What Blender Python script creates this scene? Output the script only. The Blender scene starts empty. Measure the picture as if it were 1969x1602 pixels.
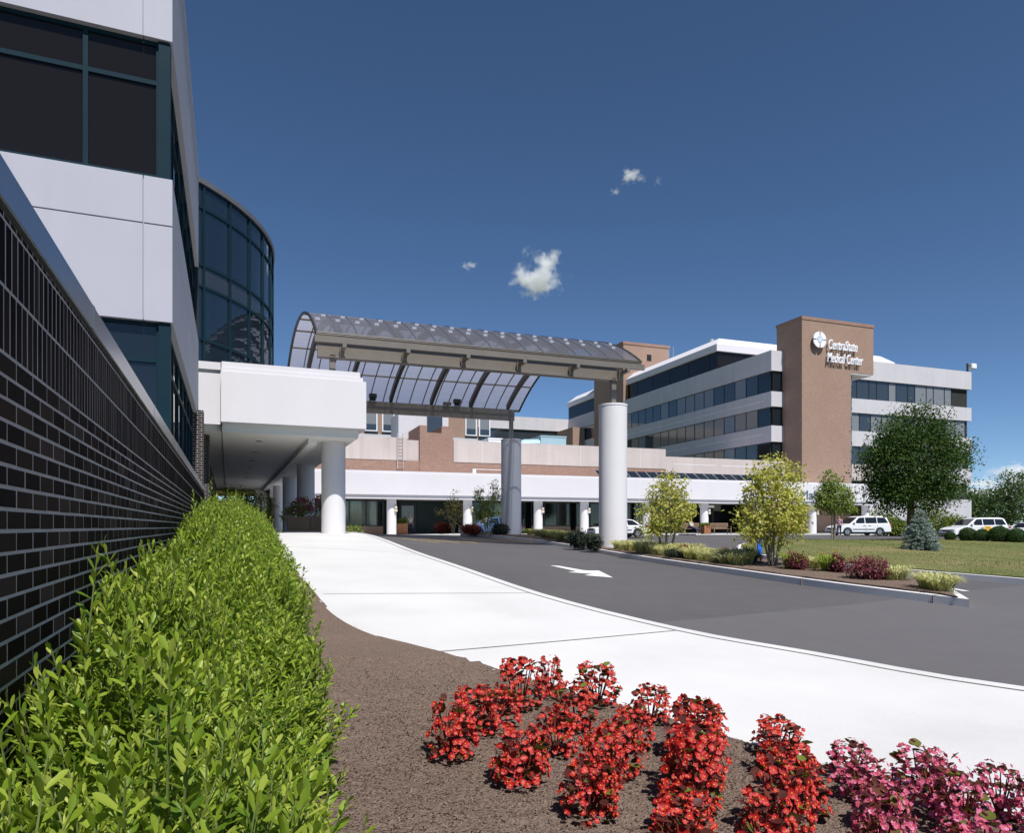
import bpy, bmesh, math, random
import numpy as np
from mathutils import Vector, Matrix, noise
from mathutils.geometry import delaunay_2d_cdt
R_ = math.radians
random.seed(7); rng = np.random.default_rng(7)
S = bpy.context.scene; COL = S.collection

# ---------------------------------------------------------------- surveying helpers
# Heights are metres relative to the photographer's eye (z = 0).  World +Y runs along the wing
# towards the back, +X along the entrance front.  F and HZ are the lens length and horizon of the 1969 px photo.
F, CX, HZ = 1341.0, 985.0, 1013.0
YAW = R_(20.15); YAWL = R_(22.12)        # camera turned clockwise from +Y; the left building stands 1.97 deg off the grid
DL = YAWL - YAW
def ray(px, py, a=YAW):
    r = (px-CX)/F
    return (math.sin(a)+r*math.cos(a), math.cos(a)-r*math.sin(a), (HZ-py)/F)
def onY(px, py, Y, a=YAW):
    x, y, z = ray(px, py, a); d = Y/y; return (x*d, Y, z*d)
def onX(px, py, X, a=YAW):
    x, y, z = ray(px, py, a); d = X/x; return (X, y*d, z*d)
def atd(px, py, d):
    x, y, z = ray(px, py); return Vector((x*d, y*d, z*d))

# the lie of the land (asphalt level), a smooth surface through surveyed spot heights
SPOT = np.array([
 (11.9,8.84,-1.43),(11.4,12.4,-1.31),(11.5,17.1,-1.18),(12.3,22,-1.10),(13,25.5,-1.06),(13.3,30.3,-.86),(12,36,-.62),(11.5,40.5,-.52),
 (6.7,4.47,-1.63),(6,6.3,-1.56),(5.28,7.9,-1.5),(4.53,10.9,-1.24),(4.2,14.9,-.97),(4,18.4,-.80),(3.96,23.2,-.5),(3.5,26,-.36),
 (0,2,-1.6),(3,2.4,-1.62),(-1,6,-1.45),(0,10,-1.18),(0,18,-.75),(0,25,-.42),(0,40,-.36),(0,55,-.45),(4,36,-.38),
 (5,55,-.66),(8,46,-.56),(17,55,-.68),(26,47,-.85),(35,55,-.74),(50,55,-.78),(50.7,48.5,-.82),(65,55,-.85),
 (16.7,11.2,-1.36),(15.7,16.7,-1.17),(19,23.8,-.93),(15.7,30,-.85),(16,40,-.68),(24.1,19.9,-1.10),(37,26.6,-1.0),(60,48,-.95),(30,8,-1.5),(48,30,-1.0),(28,30,-.86)])
_K = lambda a, b: np.exp(-((a[:,None,:2]-b[None,:,:2])**2).sum(-1)/(2*8.0**2))
_W = np.linalg.solve(_K(SPOT, SPOT)+.02*np.eye(len(SPOT)), SPOT[:,2]+1.0)
def garr(P):
    P = np.asarray(P, float).reshape(-1, 2)
    return -1.0 + _K(P, SPOT) @ _W
def g(x, y): return float(garr([(x, y)])[0])
def P(px, py, dz=0.0):
    "where the sight line through this photo pixel meets the ground (+dz)"
    x, y, z = ray(px, py)
    ds = np.concatenate([np.linspace(.8, 40, 800), np.linspace(40, 160, 1200)])
    h = garr(np.c_[x*ds, y*ds]) + dz - z*ds
    k = np.argmax(h > 0)
    if h[k] <= 0: k = len(ds)-1
    t = 0 if k == 0 else h[k-1]/(h[k-1]-h[k]+1e-12)
    d = ds[k] if k == 0 else ds[k-1]+t*(ds[k]-ds[k-1])
    return (x*d, y*d)

# ---------------------------------------------------------------- object helpers
def link(o, parent=None):
    COL.objects.link(o)
    if parent is not None: o.parent = parent
    return o
def tag(o, label=None, cat=None, group=None, kind=None):
    if label: o['label'] = label
    if cat: o['category'] = cat
    if group: o['group'] = group
    if kind: o['kind'] = kind
    return o
def thing(name, label, cat, loc=(0,0,0), rz=0, group=None):
    o = bpy.data.objects.new(name, None); o.empty_display_size = .2
    o.location = loc; o.rotation_euler.z = rz
    return tag(link(o), label, cat, group)
class MB:
    def __init__(s): s.v = []; s.f = []; s.m = []
    def add(s, vs, fs, m=0):
        n = len(s.v); s.v += [tuple(p) for p in vs]
        s.f += [tuple(i+n for i in f) for f in fs]; s.m += [m]*len(fs); return s
    def box(s, x0, x1, y0, y1, z0, z1, m=0):
        return s.add([(x0,y0,z0),(x1,y0,z0),(x1,y1,z0),(x0,y1,z0),(x0,y0,z1),(x1,y0,z1),(x1,y1,z1),(x0,y1,z1)],
                     [(0,3,2,1),(4,5,6,7),(0,1,5,4),(1,2,6,5),(2,3,7,6),(3,0,4,7)], m)
    def quad(s, a, b, c, d, m=0): return s.add([a,b,c,d], [(0,1,2,3)], m)
    def prism(s, poly, lo, hi, ax='z', m=0):
        n = len(poly)
        T = {'z': lambda p,h: (p[0],p[1],h), 'y': lambda p,h: (p[0],h,p[1]), 'x': lambda p,h: (h,p[0],p[1])}[ax]
        vs = [T(p,lo) for p in poly]+[T(p,hi) for p in poly]
        return s.add(vs, [tuple(range(n))[::-1], tuple(range(n,2*n))]+[(i,(i+1)%n,n+(i+1)%n,n+i) for i in range(n)], m)
    def cyl(s, cx, cy, r, z0, z1, n=32, r1=None, m=0):
        r1 = r if r1 is None else r1
        a = [2*math.pi*i/n for i in range(n)]
        vs = [(cx+r*math.cos(t), cy+r*math.sin(t), z0) for t in a]+[(cx+r1*math.cos(t), cy+r1*math.sin(t), z1) for t in a]
        return s.add(vs, [tuple(range(n))[::-1], tuple(range(n,2*n))]+[(i,(i+1)%n,n+(i+1)%n,n+i) for i in range(n)], m)
    def path(s, pts, rs, n=6, m=0):
        pts = [Vector(p) for p in pts]; rings = []; base = len(s.v)
        for i, p in enumerate(pts):
            d = (pts[min(i+1,len(pts)-1)]-pts[max(i-1,0)]).normalized()
            u = d.cross(Vector((0,0,1)) if abs(d.z) < .9 else Vector((1,0,0))).normalized(); w = d.cross(u)
            r = rs[i] if isinstance(rs, (list,tuple)) else rs
            rings += [p+(u*math.cos(2*math.pi*k/n)+w*math.sin(2*math.pi*k/n))*r for k in range(n)]
        fs = [(i*n+k, i*n+(k+1)%n, (i+1)*n+(k+1)%n, (i+1)*n+k) for i in range(len(pts)-1) for k in range(n)]
        fs += [tuple(range(n))[::-1], tuple((len(pts)-1)*n+k for k in range(n))]
        return s.add(rings, fs, m)
    def build(s, name, mats, parent=None, smooth=False, bevel=0, loc=None):
        me = bpy.data.meshes.new(name); me.from_pydata(s.v, [], s.f)
        for m in (mats if isinstance(mats, (list,tuple)) else [mats]): me.materials.append(m)
        if any(s.m): me.polygons.foreach_set('material_index', s.m)
        bm = bmesh.new(); bm.from_mesh(me); bmesh.ops.recalc_face_normals(bm, faces=bm.faces)
        if bevel: bmesh.ops.bevel(bm, geom=[e for e in bm.edges if e.calc_face_angle(0) > .5], offset=bevel, segments=2, affect='EDGES', clamp_overlap=True)
        bm.to_mesh(me); bm.free()
        if smooth: me.shade_smooth(); me.set_sharp_from_angle(angle=R_(35))
        o = link(bpy.data.objects.new(name, me), parent)
        if loc is not None: o.location = loc
        return o
def copy_tree(o, parent=None):
    c = o.copy(); COL.objects.link(c)
    if parent is not None: c.parent = parent
    for ch in list(o.children): copy_tree(ch, c)
    return c
def structure(o): o['kind'] = 'structure'; return o

def inst_mesh(name, groups, mats, parent=None, smooth=False):
    "one mesh out of many small pieces: groups of (verts, faces, rotations n*3*3, positions n*3, sizes n, material)"
    V = []; Fs = []; M = []; n0 = 0
    for tv, tf, Rm, t, sc, mi in groups:
        tv = np.asarray(tv, float); n = len(t)
        if n == 0: continue
        sc = np.asarray(sc, float); sc = sc[:,None,None] if sc.ndim == 1 else sc[:,None,:]
        vv = np.einsum('nij,nkj->nki', Rm, tv[None]*sc) + np.asarray(t)[:,None,:]
        V.append(vv.reshape(-1,3))
        for f in tf:
            ff = np.asarray(f)[None]+(np.arange(n)*len(tv))[:,None]+n0
            Fs += ff.tolist(); M += [mi]*n
        n0 += n*len(tv)
    me = bpy.data.meshes.new(name); me.from_pydata(np.concatenate(V).tolist(), [], Fs)
    for m in (mats if isinstance(mats, (list,tuple)) else [mats]): me.materials.append(m)
    me.polygons.foreach_set('material_index', M)
    if smooth: me.shade_smooth()
    return link(bpy.data.objects.new(name, me), parent)
def frames(ax, up=None):
    "rotation matrices whose Y column is ax and whose Z column leans towards up"
    ax = ax/np.linalg.norm(ax, axis=1, keepdims=True)
    up = np.tile([0,0,1.0], (len(ax),1)) if up is None else up
    x = np.cross(ax, up); l = np.linalg.norm(x, axis=1, keepdims=True)
    x = np.where(l < 1e-4, np.array([[1.0,0,0]]), x/np.maximum(l, 1e-6))
    z = np.cross(x, ax)
    return np.stack([x, ax, z], -1)
def rdir(n):
    v = rng.normal(size=(n,3)); return v/np.linalg.norm(v, axis=1, keepdims=True)
LEAF = ([(0,0,0),(-.10,.3,.03),(.10,.3,.03),(0,.32,-.01),(-.165,.66,.05),(.165,.66,.05),(0,.68,.0),(-.11,.88,.03),(.11,.88,.03),(0,1,0)],
        [(0,3,1),(0,2,3),(1,3,6,4),(3,2,5,6),(4,6,9,7),(6,5,8,9)])
QLEAF = ([(0,0,0),(-.32,.45,.08),(0,1,0),(.32,.45,.08)], [(0,3,2,1)])
BLADE = ([(-.03,0,0),(.03,0,0),(-.035,.3,.42),(.035,.3,.42),(-.028,.68,.6),(.028,.68,.6),(0,1,.5)],
         [(0,1,3,2),(2,3,5,4),(4,5,6)])

def region(name, poly, dz, mat, step=1.0, skirt=.3, parent=None, bump=None, extra_mats=()):
    "a paved or planted area: follows the lie of the land dz above the asphalt, with vertical edges"
    pts = []
    n = len(poly)
    for i in range(n):
        a = Vector(poly[i]); b = Vector(poly[(i+1)%n]); k = max(1, int((b-a).length/step))
        pts += [a.lerp(b, j/k) for j in range(k)]
    nb = len(pts)
    def inside(x, y):
        c = False; j = n-1
        for i in range(n):
            xi, yi = poly[i]; xj, yj = poly[j]
            if (yi > y) != (yj > y) and x < (xj-xi)*(y-yi)/(yj-yi)+xi: c = not c
            j = i
        return c
    xs = [p.x for p in pts]; ys = [p.y for p in pts]
    x = min(xs)+step*.37
    while x < max(xs):
        y = min(ys)+step*.41
        while y < max(ys):
            if inside(x, y): pts.append(Vector((x, y)))
            y += step
        x += step
    r = delaunay_2d_cdt(pts, [(i, (i+1)%nb) for i in range(nb)], [], 1, 1e-5)
    V2, F2, ov = r[0], r[2], r[3]
    F2 = [f for f in F2 if inside(sum(V2[i].x for i in f)/len(f), sum(V2[i].y for i in f)/len(f))]
    A = np.array([(p.x, p.y) for p in V2]); Z = garr(A)+dz
    if bump is not None: Z = Z + np.array([bump(p[0], p[1]) for p in A])
    V = [(A[i][0], A[i][1], Z[i]) for i in range(len(A))]; Fs = [tuple(f) for f in F2]
    if skirt:
        cnt = {}
        for f in F2:
            for i in range(len(f)):
                e = (f[i], f[(i+1)%len(f)]); cnt[frozenset(e)] = cnt.get(frozenset(e), []) + [e]
        m = {}
        def low(i):
            if i not in m: m[i] = len(V); V.append((V[i][0], V[i][1], V[i][2]-skirt))
            return m[i]
        for e in cnt.values():
            if len(e) == 1: a, b = e[0]; Fs.append((b, a, low(a), low(b)))
    me = bpy.data.meshes.new(name); me.from_pydata(V, [], Fs); me.materials.append(mat)
    for em in extra_mats: me.materials.append(em)
    bm = bmesh.new(); bm.from_mesh(me); bmesh.ops.recalc_face_normals(bm, faces=bm.faces); bm.to_mesh(me); bm.free()
    me.shade_smooth(); me.set_sharp_from_angle(angle=R_(40))
    return link(bpy.data.objects.new(name, me), parent)
def smooth_line(pts, k=6):
    "Catmull-Rom through the points"
    out = []
    for i in range(len(pts)-1):
        p0, p1, p2, p3 = [Vector(pts[min(max(j,0),len(pts)-1)]) for j in (i-1,i,i+1,i+2)]
        for j in range(k):
            t = j/k
            out.append(tuple(.5*((2*p1)+(p2-p0)*t+(2*p0-5*p1+4*p2-p3)*t*t+(3*p1-p0-3*p2+p3)*t**3)))
    return out+[tuple(pts[-1])]

# ---------------------------------------------------------------- materials
class NT:
    def __init__(s, name):
        s.mat = bpy.data.materials.new(name); s.mat.use_nodes = True; s.t = s.mat.node_tree; s.n = s.t.nodes
        s.b = s.n['Principled BSDF']; s.out = s.n['Material Output']
    def new(s, typ, **kw):
        n = s.n.new(typ)
        for k, v in kw.items(): setattr(n, k, v)
        return n
    def l(s, a, b): s.t.links.new(a, b)
    def coord(s, sock='Object'): return s.new('ShaderNodeTexCoord').outputs[sock]
    def noise(s, scale, detail=4, rough=.55, vec=None):
        n = s.new('ShaderNodeTexNoise'); n.inputs['Scale'].default_value = scale; n.inputs['Detail'].default_value = detail; n.inputs['Roughness'].default_value = rough
        s.l(vec if vec is not None else s.coord(), n.inputs['Vector']); return n.outputs['Fac']
    def ramp(s, fac, stops):
        n = s.new('ShaderNodeValToRGB'); e = n.color_ramp.elements
        while len(e) < len(stops): e.new(.5)
        for el, (p, c) in zip(e, stops): el.position = p; el.color = (*c, 1)
        s.l(fac, n.inputs['Fac']); return n.outputs['Color']
    def mix(s, fac, a, b, mode='MIX'):
        n = s.new('ShaderNodeMix', data_type='RGBA', blend_type=mode)
        for v, i in ((fac, n.inputs[0]), (a, n.inputs[6]), (b, n.inputs[7])):
            if isinstance(v, bpy.types.NodeSocket): s.l(v, i)
            elif isinstance(v, (int,float)): i.default_value = v
            else: i.default_value = (*v, 1)
        return n.outputs[2]
    def math(s, op, a, b=0.0):
        n = s.new('ShaderNodeMath', operation=op)
        for v, i in ((a, n.inputs[0]), (b, n.inputs[1])):
            if isinstance(v, bpy.types.NodeSocket): s.l(v, i)
            else: i.default_value = v
        return n.outputs[0]
    def bump(s, h, strength=.3, dist=.01):
        n = s.new('ShaderNodeBump'); n.inputs['Strength'].default_value = strength; n.inputs['Distance'].default_value = dist
        s.l(h, n.inputs['Height']); s.l(n.outputs[0], s.b.inputs['Normal'])
    def color(s, c):
        if isinstance(c, bpy.types.NodeSocket): s.l(c, s.b.inputs['Base Color'])
        else: s.b.inputs['Base Color'].default_value = (*c, 1)
    def set(s, **kw):
        for k, v in kw.items(): s.b.inputs[k.replace('_',' ')].default_value = v
        return s
def c_(c, k): return tuple(min(1, x*k) for x in c)
def rough_mat(name, col, rough=.7, var=.12, scale=1.5, fine=30, bump=.15, dist=.004, streak=0, spec=.3):
    t = NT(name); big = t.noise(scale, 5); fi = t.noise(fine, 3)
    c = t.ramp(t.math('ADD', t.math('MULTIPLY', big, .6), t.math('MULTIPLY', fi, .4)), [(.3, c_(col, 1-var)), (.7, c_(col, 1+var))])
    if streak:
        mp = t.new('ShaderNodeMapping'); mp.inputs['Scale'].default_value = (1.2, 1.2, .07); t.l(t.coord(), mp.inputs[0])
        st = t.noise(1.3, 5, .6, mp.outputs[0])
        c = t.mix(t.ramp(st, [(.5, (0,0,0)), (.75, (streak,)*3)]), c, c_(col, .55))
    t.color(c); t.set(Roughness=rough, Specular_IOR_Level=spec)
    if bump: t.bump(fi, bump, dist)
    return t.mat
def paint(name, col, rough=.35, metal=0, coat=0, spec=.5):
    t = NT(name); n = t.noise(3, 3)
    t.color(t.ramp(n, [(.3, c_(col, .93)), (.7, c_(col, 1.05))])); t.set(Roughness=rough, Metallic=metal, Coat_Weight=coat, Specular_IOR_Level=spec); return t.mat
def leaf_mat(name, stops, rough=.45, trans=.3, spec=.18, tg=.4):
    t = NT(name); gi = t.new('ShaderNodeNewGeometry'); c = t.ramp(gi.outputs['Random Per Island'], stops)
    t.color(c); t.set(Roughness=rough, Specular_IOR_Level=spec)
    tr = t.new('ShaderNodeBsdfTranslucent'); t.l(t.mix(tg, c, (.30,.42,.03), 'MIX'), tr.inputs['Color'])
    mx = t.new('ShaderNodeMixShader'); mx.inputs[0].default_value = trans
    t.l(t.b.outputs[0], mx.inputs[1]); t.l(tr.outputs[0], mx.inputs[2]); t.l(mx.outputs[0], t.out.inputs[0]); return t.mat
def brick_mat(name, c1, c2, mortar, w=.215, h=.075):
    t = NT(name); tc = t.new('ShaderNodeTexCoord'); sp = t.new('ShaderNodeSeparateXYZ'); t.l(tc.outputs['Object'], sp.inputs[0])
    sn = t.new('ShaderNodeSeparateXYZ'); t.l(tc.outputs['Normal'], sn.inputs[0])
    u = t.math('ADD', t.math('MULTIPLY', sp.outputs[0], t.math('ABSOLUTE', sn.outputs[1])), t.math('MULTIPLY', sp.outputs[1], t.math('ABSOLUTE', sn.outputs[0])))
    cb = t.new('ShaderNodeCombineXYZ'); t.l(u, cb.inputs[0]); t.l(sp.outputs[2], cb.inputs[1])
    b = t.new('ShaderNodeTexBrick'); t.l(cb.outputs[0], b.inputs['Vector'])
    for k, v in (('Scale',1.0),('Mortar Size',.006),('Mortar Smooth',.1),('Bias',0.0),('Brick Width',w),('Row Height',h)): b.inputs[k].default_value = v
    b.inputs['Color1'].default_value = (*c1,1); b.inputs['Color2'].default_value = (*c2,1); b.inputs['Mortar'].default_value = (*mortar,1)
    big = t.noise(.35, 5)
    t.color(t.mix(t.ramp(big, [(.35,(.0,)*3),(.7,(.3,)*3)]), b.outputs['Color'], c_(c1,.75))); t.set(Roughness=.85, Specular_IOR_Level=.2)
    t.bump(t.math('SUBTRACT', 1.0, b.outputs['Fac']), .4, .006); return t.mat
def glass_mat(name, col, rough=.02, ior=1.9, var=.15):
    t = NT(name); gi = t.new('ShaderNodeNewGeometry')
    t.color(t.ramp(gi.outputs['Random Per Island'], [(0,c_(col,1-var)),(1,c_(col,1+var))])); t.set(Roughness=rough, IOR=ior, Specular_IOR_Level=.5)
    t.bump(t.noise(.9, 2), .02, .02); return t.mat
def clear_glass(name, tint=(.45,.5,.47), ior=1.5):
    t = NT(name); t.n.remove(t.b)
    tr = t.new('ShaderNodeBsdfTransparent'); tr.inputs[0].default_value = (*tint,1)
    gl = t.new('ShaderNodeBsdfGlossy'); gl.inputs['Roughness'].default_value = .02; gl.inputs[0].default_value = (.9,.95,.93,1)
    fr = t.new('ShaderNodeFresnel'); fr.inputs[0].default_value = ior
    mx = t.new('ShaderNodeMixShader'); t.l(fr.outputs[0], mx.inputs[0]); t.l(tr.outputs[0], mx.inputs[1]); t.l(gl.outputs[0], mx.inputs[2]); t.l(mx.outputs[0], t.out.inputs[0]); return t.mat

M = {}
M['panel'] = rough_mat('precast_panel', (.43,.43,.49), .75, .05, .8, 60, .12, .003, streak=.10)
M['stucco'] = rough_mat('white_stucco', (.66,.645,.67), .8, .04, .5, 50, .15, .003, streak=.05)
M['column'] = rough_mat('painted_concrete', (.69,.68,.70), .7, .05, .6, 40, .12, .003, streak=.12)
M['wing'] = rough_mat('wing_concrete', (.54,.53,.555), .8, .06, .35, 20, .1, .004, streak=.22)
M['pink_concrete'] = rough_mat('beige_concrete', (.52,.455,.43), .85, .10, .5, 14, .2, .006, streak=.3)
M['soffit'] = rough_mat('soffit_plaster', (.80,.80,.77), .85, .04, .5, 40, .05)
M['brick'] = brick_mat('tan_brick', (.345,.225,.165), (.275,.168,.122), (.40,.34,.30))
M['brick_red'] = brick_mat('red_brick', (.335,.20,.15), (.245,.135,.10), (.38,.31,.27))
M['brick_dark'] = brick_mat('dark_glazed_brick', (.035,.028,.028), (.02,.017,.02), (.36,.33,.32), .2032, .0677)
M['coping'] = paint('coping_metal', (.36,.37,.40), .28, .85)
M['teal'] = paint('teal_frame', (.008,.027,.040), .6, 0, spec=.08)
M['darkframe'] = paint('dark_frame', (.025,.03,.035), .4, .3)
M['glass'] = glass_mat('tinted_glass', (.010,.016,.022), .015, 1.6)
M['glass_brown'] = glass_mat('bronze_glass', (.012,.010,.010), .02, 1.36)
M['glass_far'] = glass_mat('window_glass', (.03,.038,.045), .03, 1.8, .5)
M['glass_blind'] = glass_mat('window_with_blind', (.19,.20,.21), .05, 1.6, .25)
M['glass_beige'] = glass_mat('window_with_curtain', (.26,.21,.17), .08, 1.6, .25)
M['shop_glass'] = clear_glass('shop_glass', (.80,.83,.80))
M['bronze'] = paint('bronze_steel', (.20,.175,.15), .45, .35)
M['darksteel'] = paint('dark_steel', (.05,.048,.045), .45, .3)
M['black'] = paint('black_paint', (.012,.012,.013), .45)
M['rubber'] = paint('tyre_rubber', (.02,.02,.021), .8)
M['carwhite'] = paint('white_car_paint', (.80,.81,.82), .22, 0, .8)
M['carblue'] = paint('blue_car_paint', (.06,.13,.32), .25, 0, .8)
M['carglass'] = glass_mat('car_glass', (.012,.014,.016), .03, 1.6)
M['chrome'] = paint('alloy', (.55,.56,.58), .3, .9)
M['grey_trim'] = paint('grey_trim', (.12,.12,.13), .5)
M['yellow'] = paint('yellow_decal', (.75,.42,.03), .5)
M['red_lens'] = paint('red_lens', (.45,.02,.02), .2)
M['clear_lens'] = paint('clear_lens', (.6,.62,.65), .1, .3)
M['sign_white'] = paint('sign_white', (.84,.85,.88), .4)
M['sign_grey'] = paint('sign_grey', (.14,.15,.20), .5)
M['sign_blue'] = paint('sign_blue', (.03,.13,.55), .4)
M['letter_blue'] = paint('letter_slate', (.10,.15,.22), .5)
M['wood'] = rough_mat('weathered_wood', (.30,.21,.14), .8, .25, 3, 30, .3, .004, streak=.3)
M['wood_red'] = rough_mat('cedar_wood', (.36,.16,.08), .75, .2, 3, 30, .3, .004)
M['hvac'] = paint('pale_blue_sheet_metal', (.36,.52,.58), .45, .2)
M['galv'] = paint('galvanised', (.5,.52,.54), .45, .6)
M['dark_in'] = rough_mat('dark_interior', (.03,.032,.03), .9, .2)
M['curtain'] = rough_mat('curtain_cloth', (.75,.75,.72), .9, .08)
M['lampglow'] = paint('lamp_housing', (.62,.55,.45), .5)
M['bark'] = rough_mat('bark', (.13,.095,.07), .9, .3, 8, 40, .6, .01)
M['bark_pale'] = rough_mat('pale_bark', (.22,.19,.15), .9, .3, 8, 40, .5, .008)
M['stemgreen'] = paint('green_stem', (.13,.17,.04), .6)
M['skin'] = paint('skin', (.42,.25,.18), .6)
for nm, c in (('cloth_grey',(.42,.43,.44)),('cloth_black',(.03,.03,.035)),('cloth_white',(.72,.72,.76)),('cloth_pink',(.50,.30,.38)),('cloth_navy',(.04,.05,.11)),('hair',(.05,.03,.02))): M[nm] = paint(nm, c, .85, spec=.2)
# leaves
M['hedge_tip'] = leaf_mat('hedge_young_lit_leaf', [(0,(.15,.24,.02)),(.5,(.26,.37,.03)),(1,(.43,.49,.085))], .42, .4, .35)  # tip leaves lighter: new growth, plus sunlit tops put into the colour
M['hedge'] = leaf_mat('hedge_leaf', [(0,(.056,.118,.012)),(.45,(.125,.215,.018)),(.8,(.21,.30,.028)),(1,(.31,.37,.05))], .42, .36)
M['maple'] = leaf_mat('dark_tree_leaf', [(0,(.014,.042,.010)),(.6,(.034,.080,.016)),(1,(.075,.12,.024))], .5, .2)
M['amur'] = leaf_mat('yellow_green_leaf', [(0,(.28,.31,.04)),(.5,(.50,.51,.09)),(.85,(.64,.60,.17)),(1,(.56,.43,.17))], .5, .48, tg=.15)
M['olive'] = leaf_mat('olive_leaf', [(0,(.09,.15,.03)),(.6,(.19,.26,.05)),(1,(.34,.36,.10))], .5, .3)
M['tan_leaf'] = leaf_mat('tan_leaf', [(0,(.32,.25,.09)),(.6,(.46,.38,.15)),(1,(.38,.40,.10))], .5, .35, tg=.05)
M['bush'] = leaf_mat('bush_leaf', [(0,(.05,.09,.015)),(.6,(.14,.19,.03)),(1,(.25,.28,.05))], .5, .3)
M['far_tree'] = leaf_mat('far_tree_leaf', [(0,(.025,.055,.02)),(.6,(.05,.095,.03)),(1,(.10,.15,.05))], .6, .2)
M['box'] = leaf_mat('box_leaf', [(0,(.015,.04,.01)),(.7,(.035,.085,.018)),(1,(.07,.13,.03))], .45, .15)
M['spruce'] = leaf_mat('blue_needles', [(0,(.13,.18,.15)),(.6,(.30,.38,.34)),(1,(.48,.56,.53))], .55, .1)
M['barberry'] = leaf_mat('barberry_leaf', [(0,(.06,.016,.020)),(.6,(.20,.045,.055)),(1,(.36,.13,.14))], .5, .25, tg=.05)
M['juniper'] = leaf_mat('dark_shrub_leaf', [(0,(.012,.022,.016)),(.7,(.03,.05,.03)),(1,(.07,.05,.04))], .5, .1, tg=.05)
M['liriope'] = leaf_mat('variegated_blade', [(0,(.30,.35,.09)),(.4,(.58,.58,.22)),(.75,(.82,.79,.48)),(1,(.6,.52,.3))], .5, .45, tg=.05)
M['daylily'] = leaf_mat('daylily_blade', [(0,(.14,.22,.03)),(.6,(.32,.40,.06)),(1,(.52,.54,.16))], .5, .35)
M['drygrass'] = leaf_mat('dull_blade', [(0,(.15,.18,.05)),(.6,(.28,.29,.10)),(1,(.42,.36,.19))], .5, .3, tg=.05)
M['redleaf'] = leaf_mat('red_leaf', [(0,(.12,.02,.015)),(1,(.35,.08,.06))], .5, .3, tg=.05)
def petal_mat(name, stops, tcol):
    t = NT(name); gi = t.new('ShaderNodeNewGeometry'); c = t.ramp(gi.outputs['Random Per Island'], stops); t.color(c); t.set(Roughness=.5, Specular_IOR_Level=.35)
    tr = t.new('ShaderNodeBsdfTranslucent'); tr.inputs[0].default_value = (*tcol,1)
    mx = t.new('ShaderNodeMixShader'); mx.inputs[0].default_value = .25
    t.l(t.b.outputs[0], mx.inputs[1]); t.l(tr.outputs[0], mx.inputs[2]); t.l(mx.outputs[0], t.out.inputs[0]); return t.mat
M['red_petal'] = petal_mat('red_petal', [(0,(.36,.008,.010)),(.6,(.54,.020,.020)),(1,(.60,.09,.09))], (.55,.02,.03))
M['pink_petal'] = petal_mat('pink_petal', [(0,(.40,.03,.08)),(.5,(.56,.075,.18)),(1,(.68,.23,.40))], (.6,.10,.22))
M['magenta'] = petal_mat('magenta_petal', [(0,(.36,.01,.10)),(1,(.55,.06,.22))], (.6,.05,.2))
M['stamen'] = paint('yellow_stamen', (.75,.42,.03), .6)
M['bronze_leaf'] = leaf_mat('begonia_leaf', [(0,(.05,.012,.010)),(.55,(.12,.028,.022)),(.85,(.09,.05,.02)),(1,(.15,.19,.03))], .5, .2, .2)
M['whiteflower'] = petal_mat('pale_petal', [(0,(.6,.45,.35)),(1,(.75,.65,.5))], (.7,.6,.4))

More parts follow.
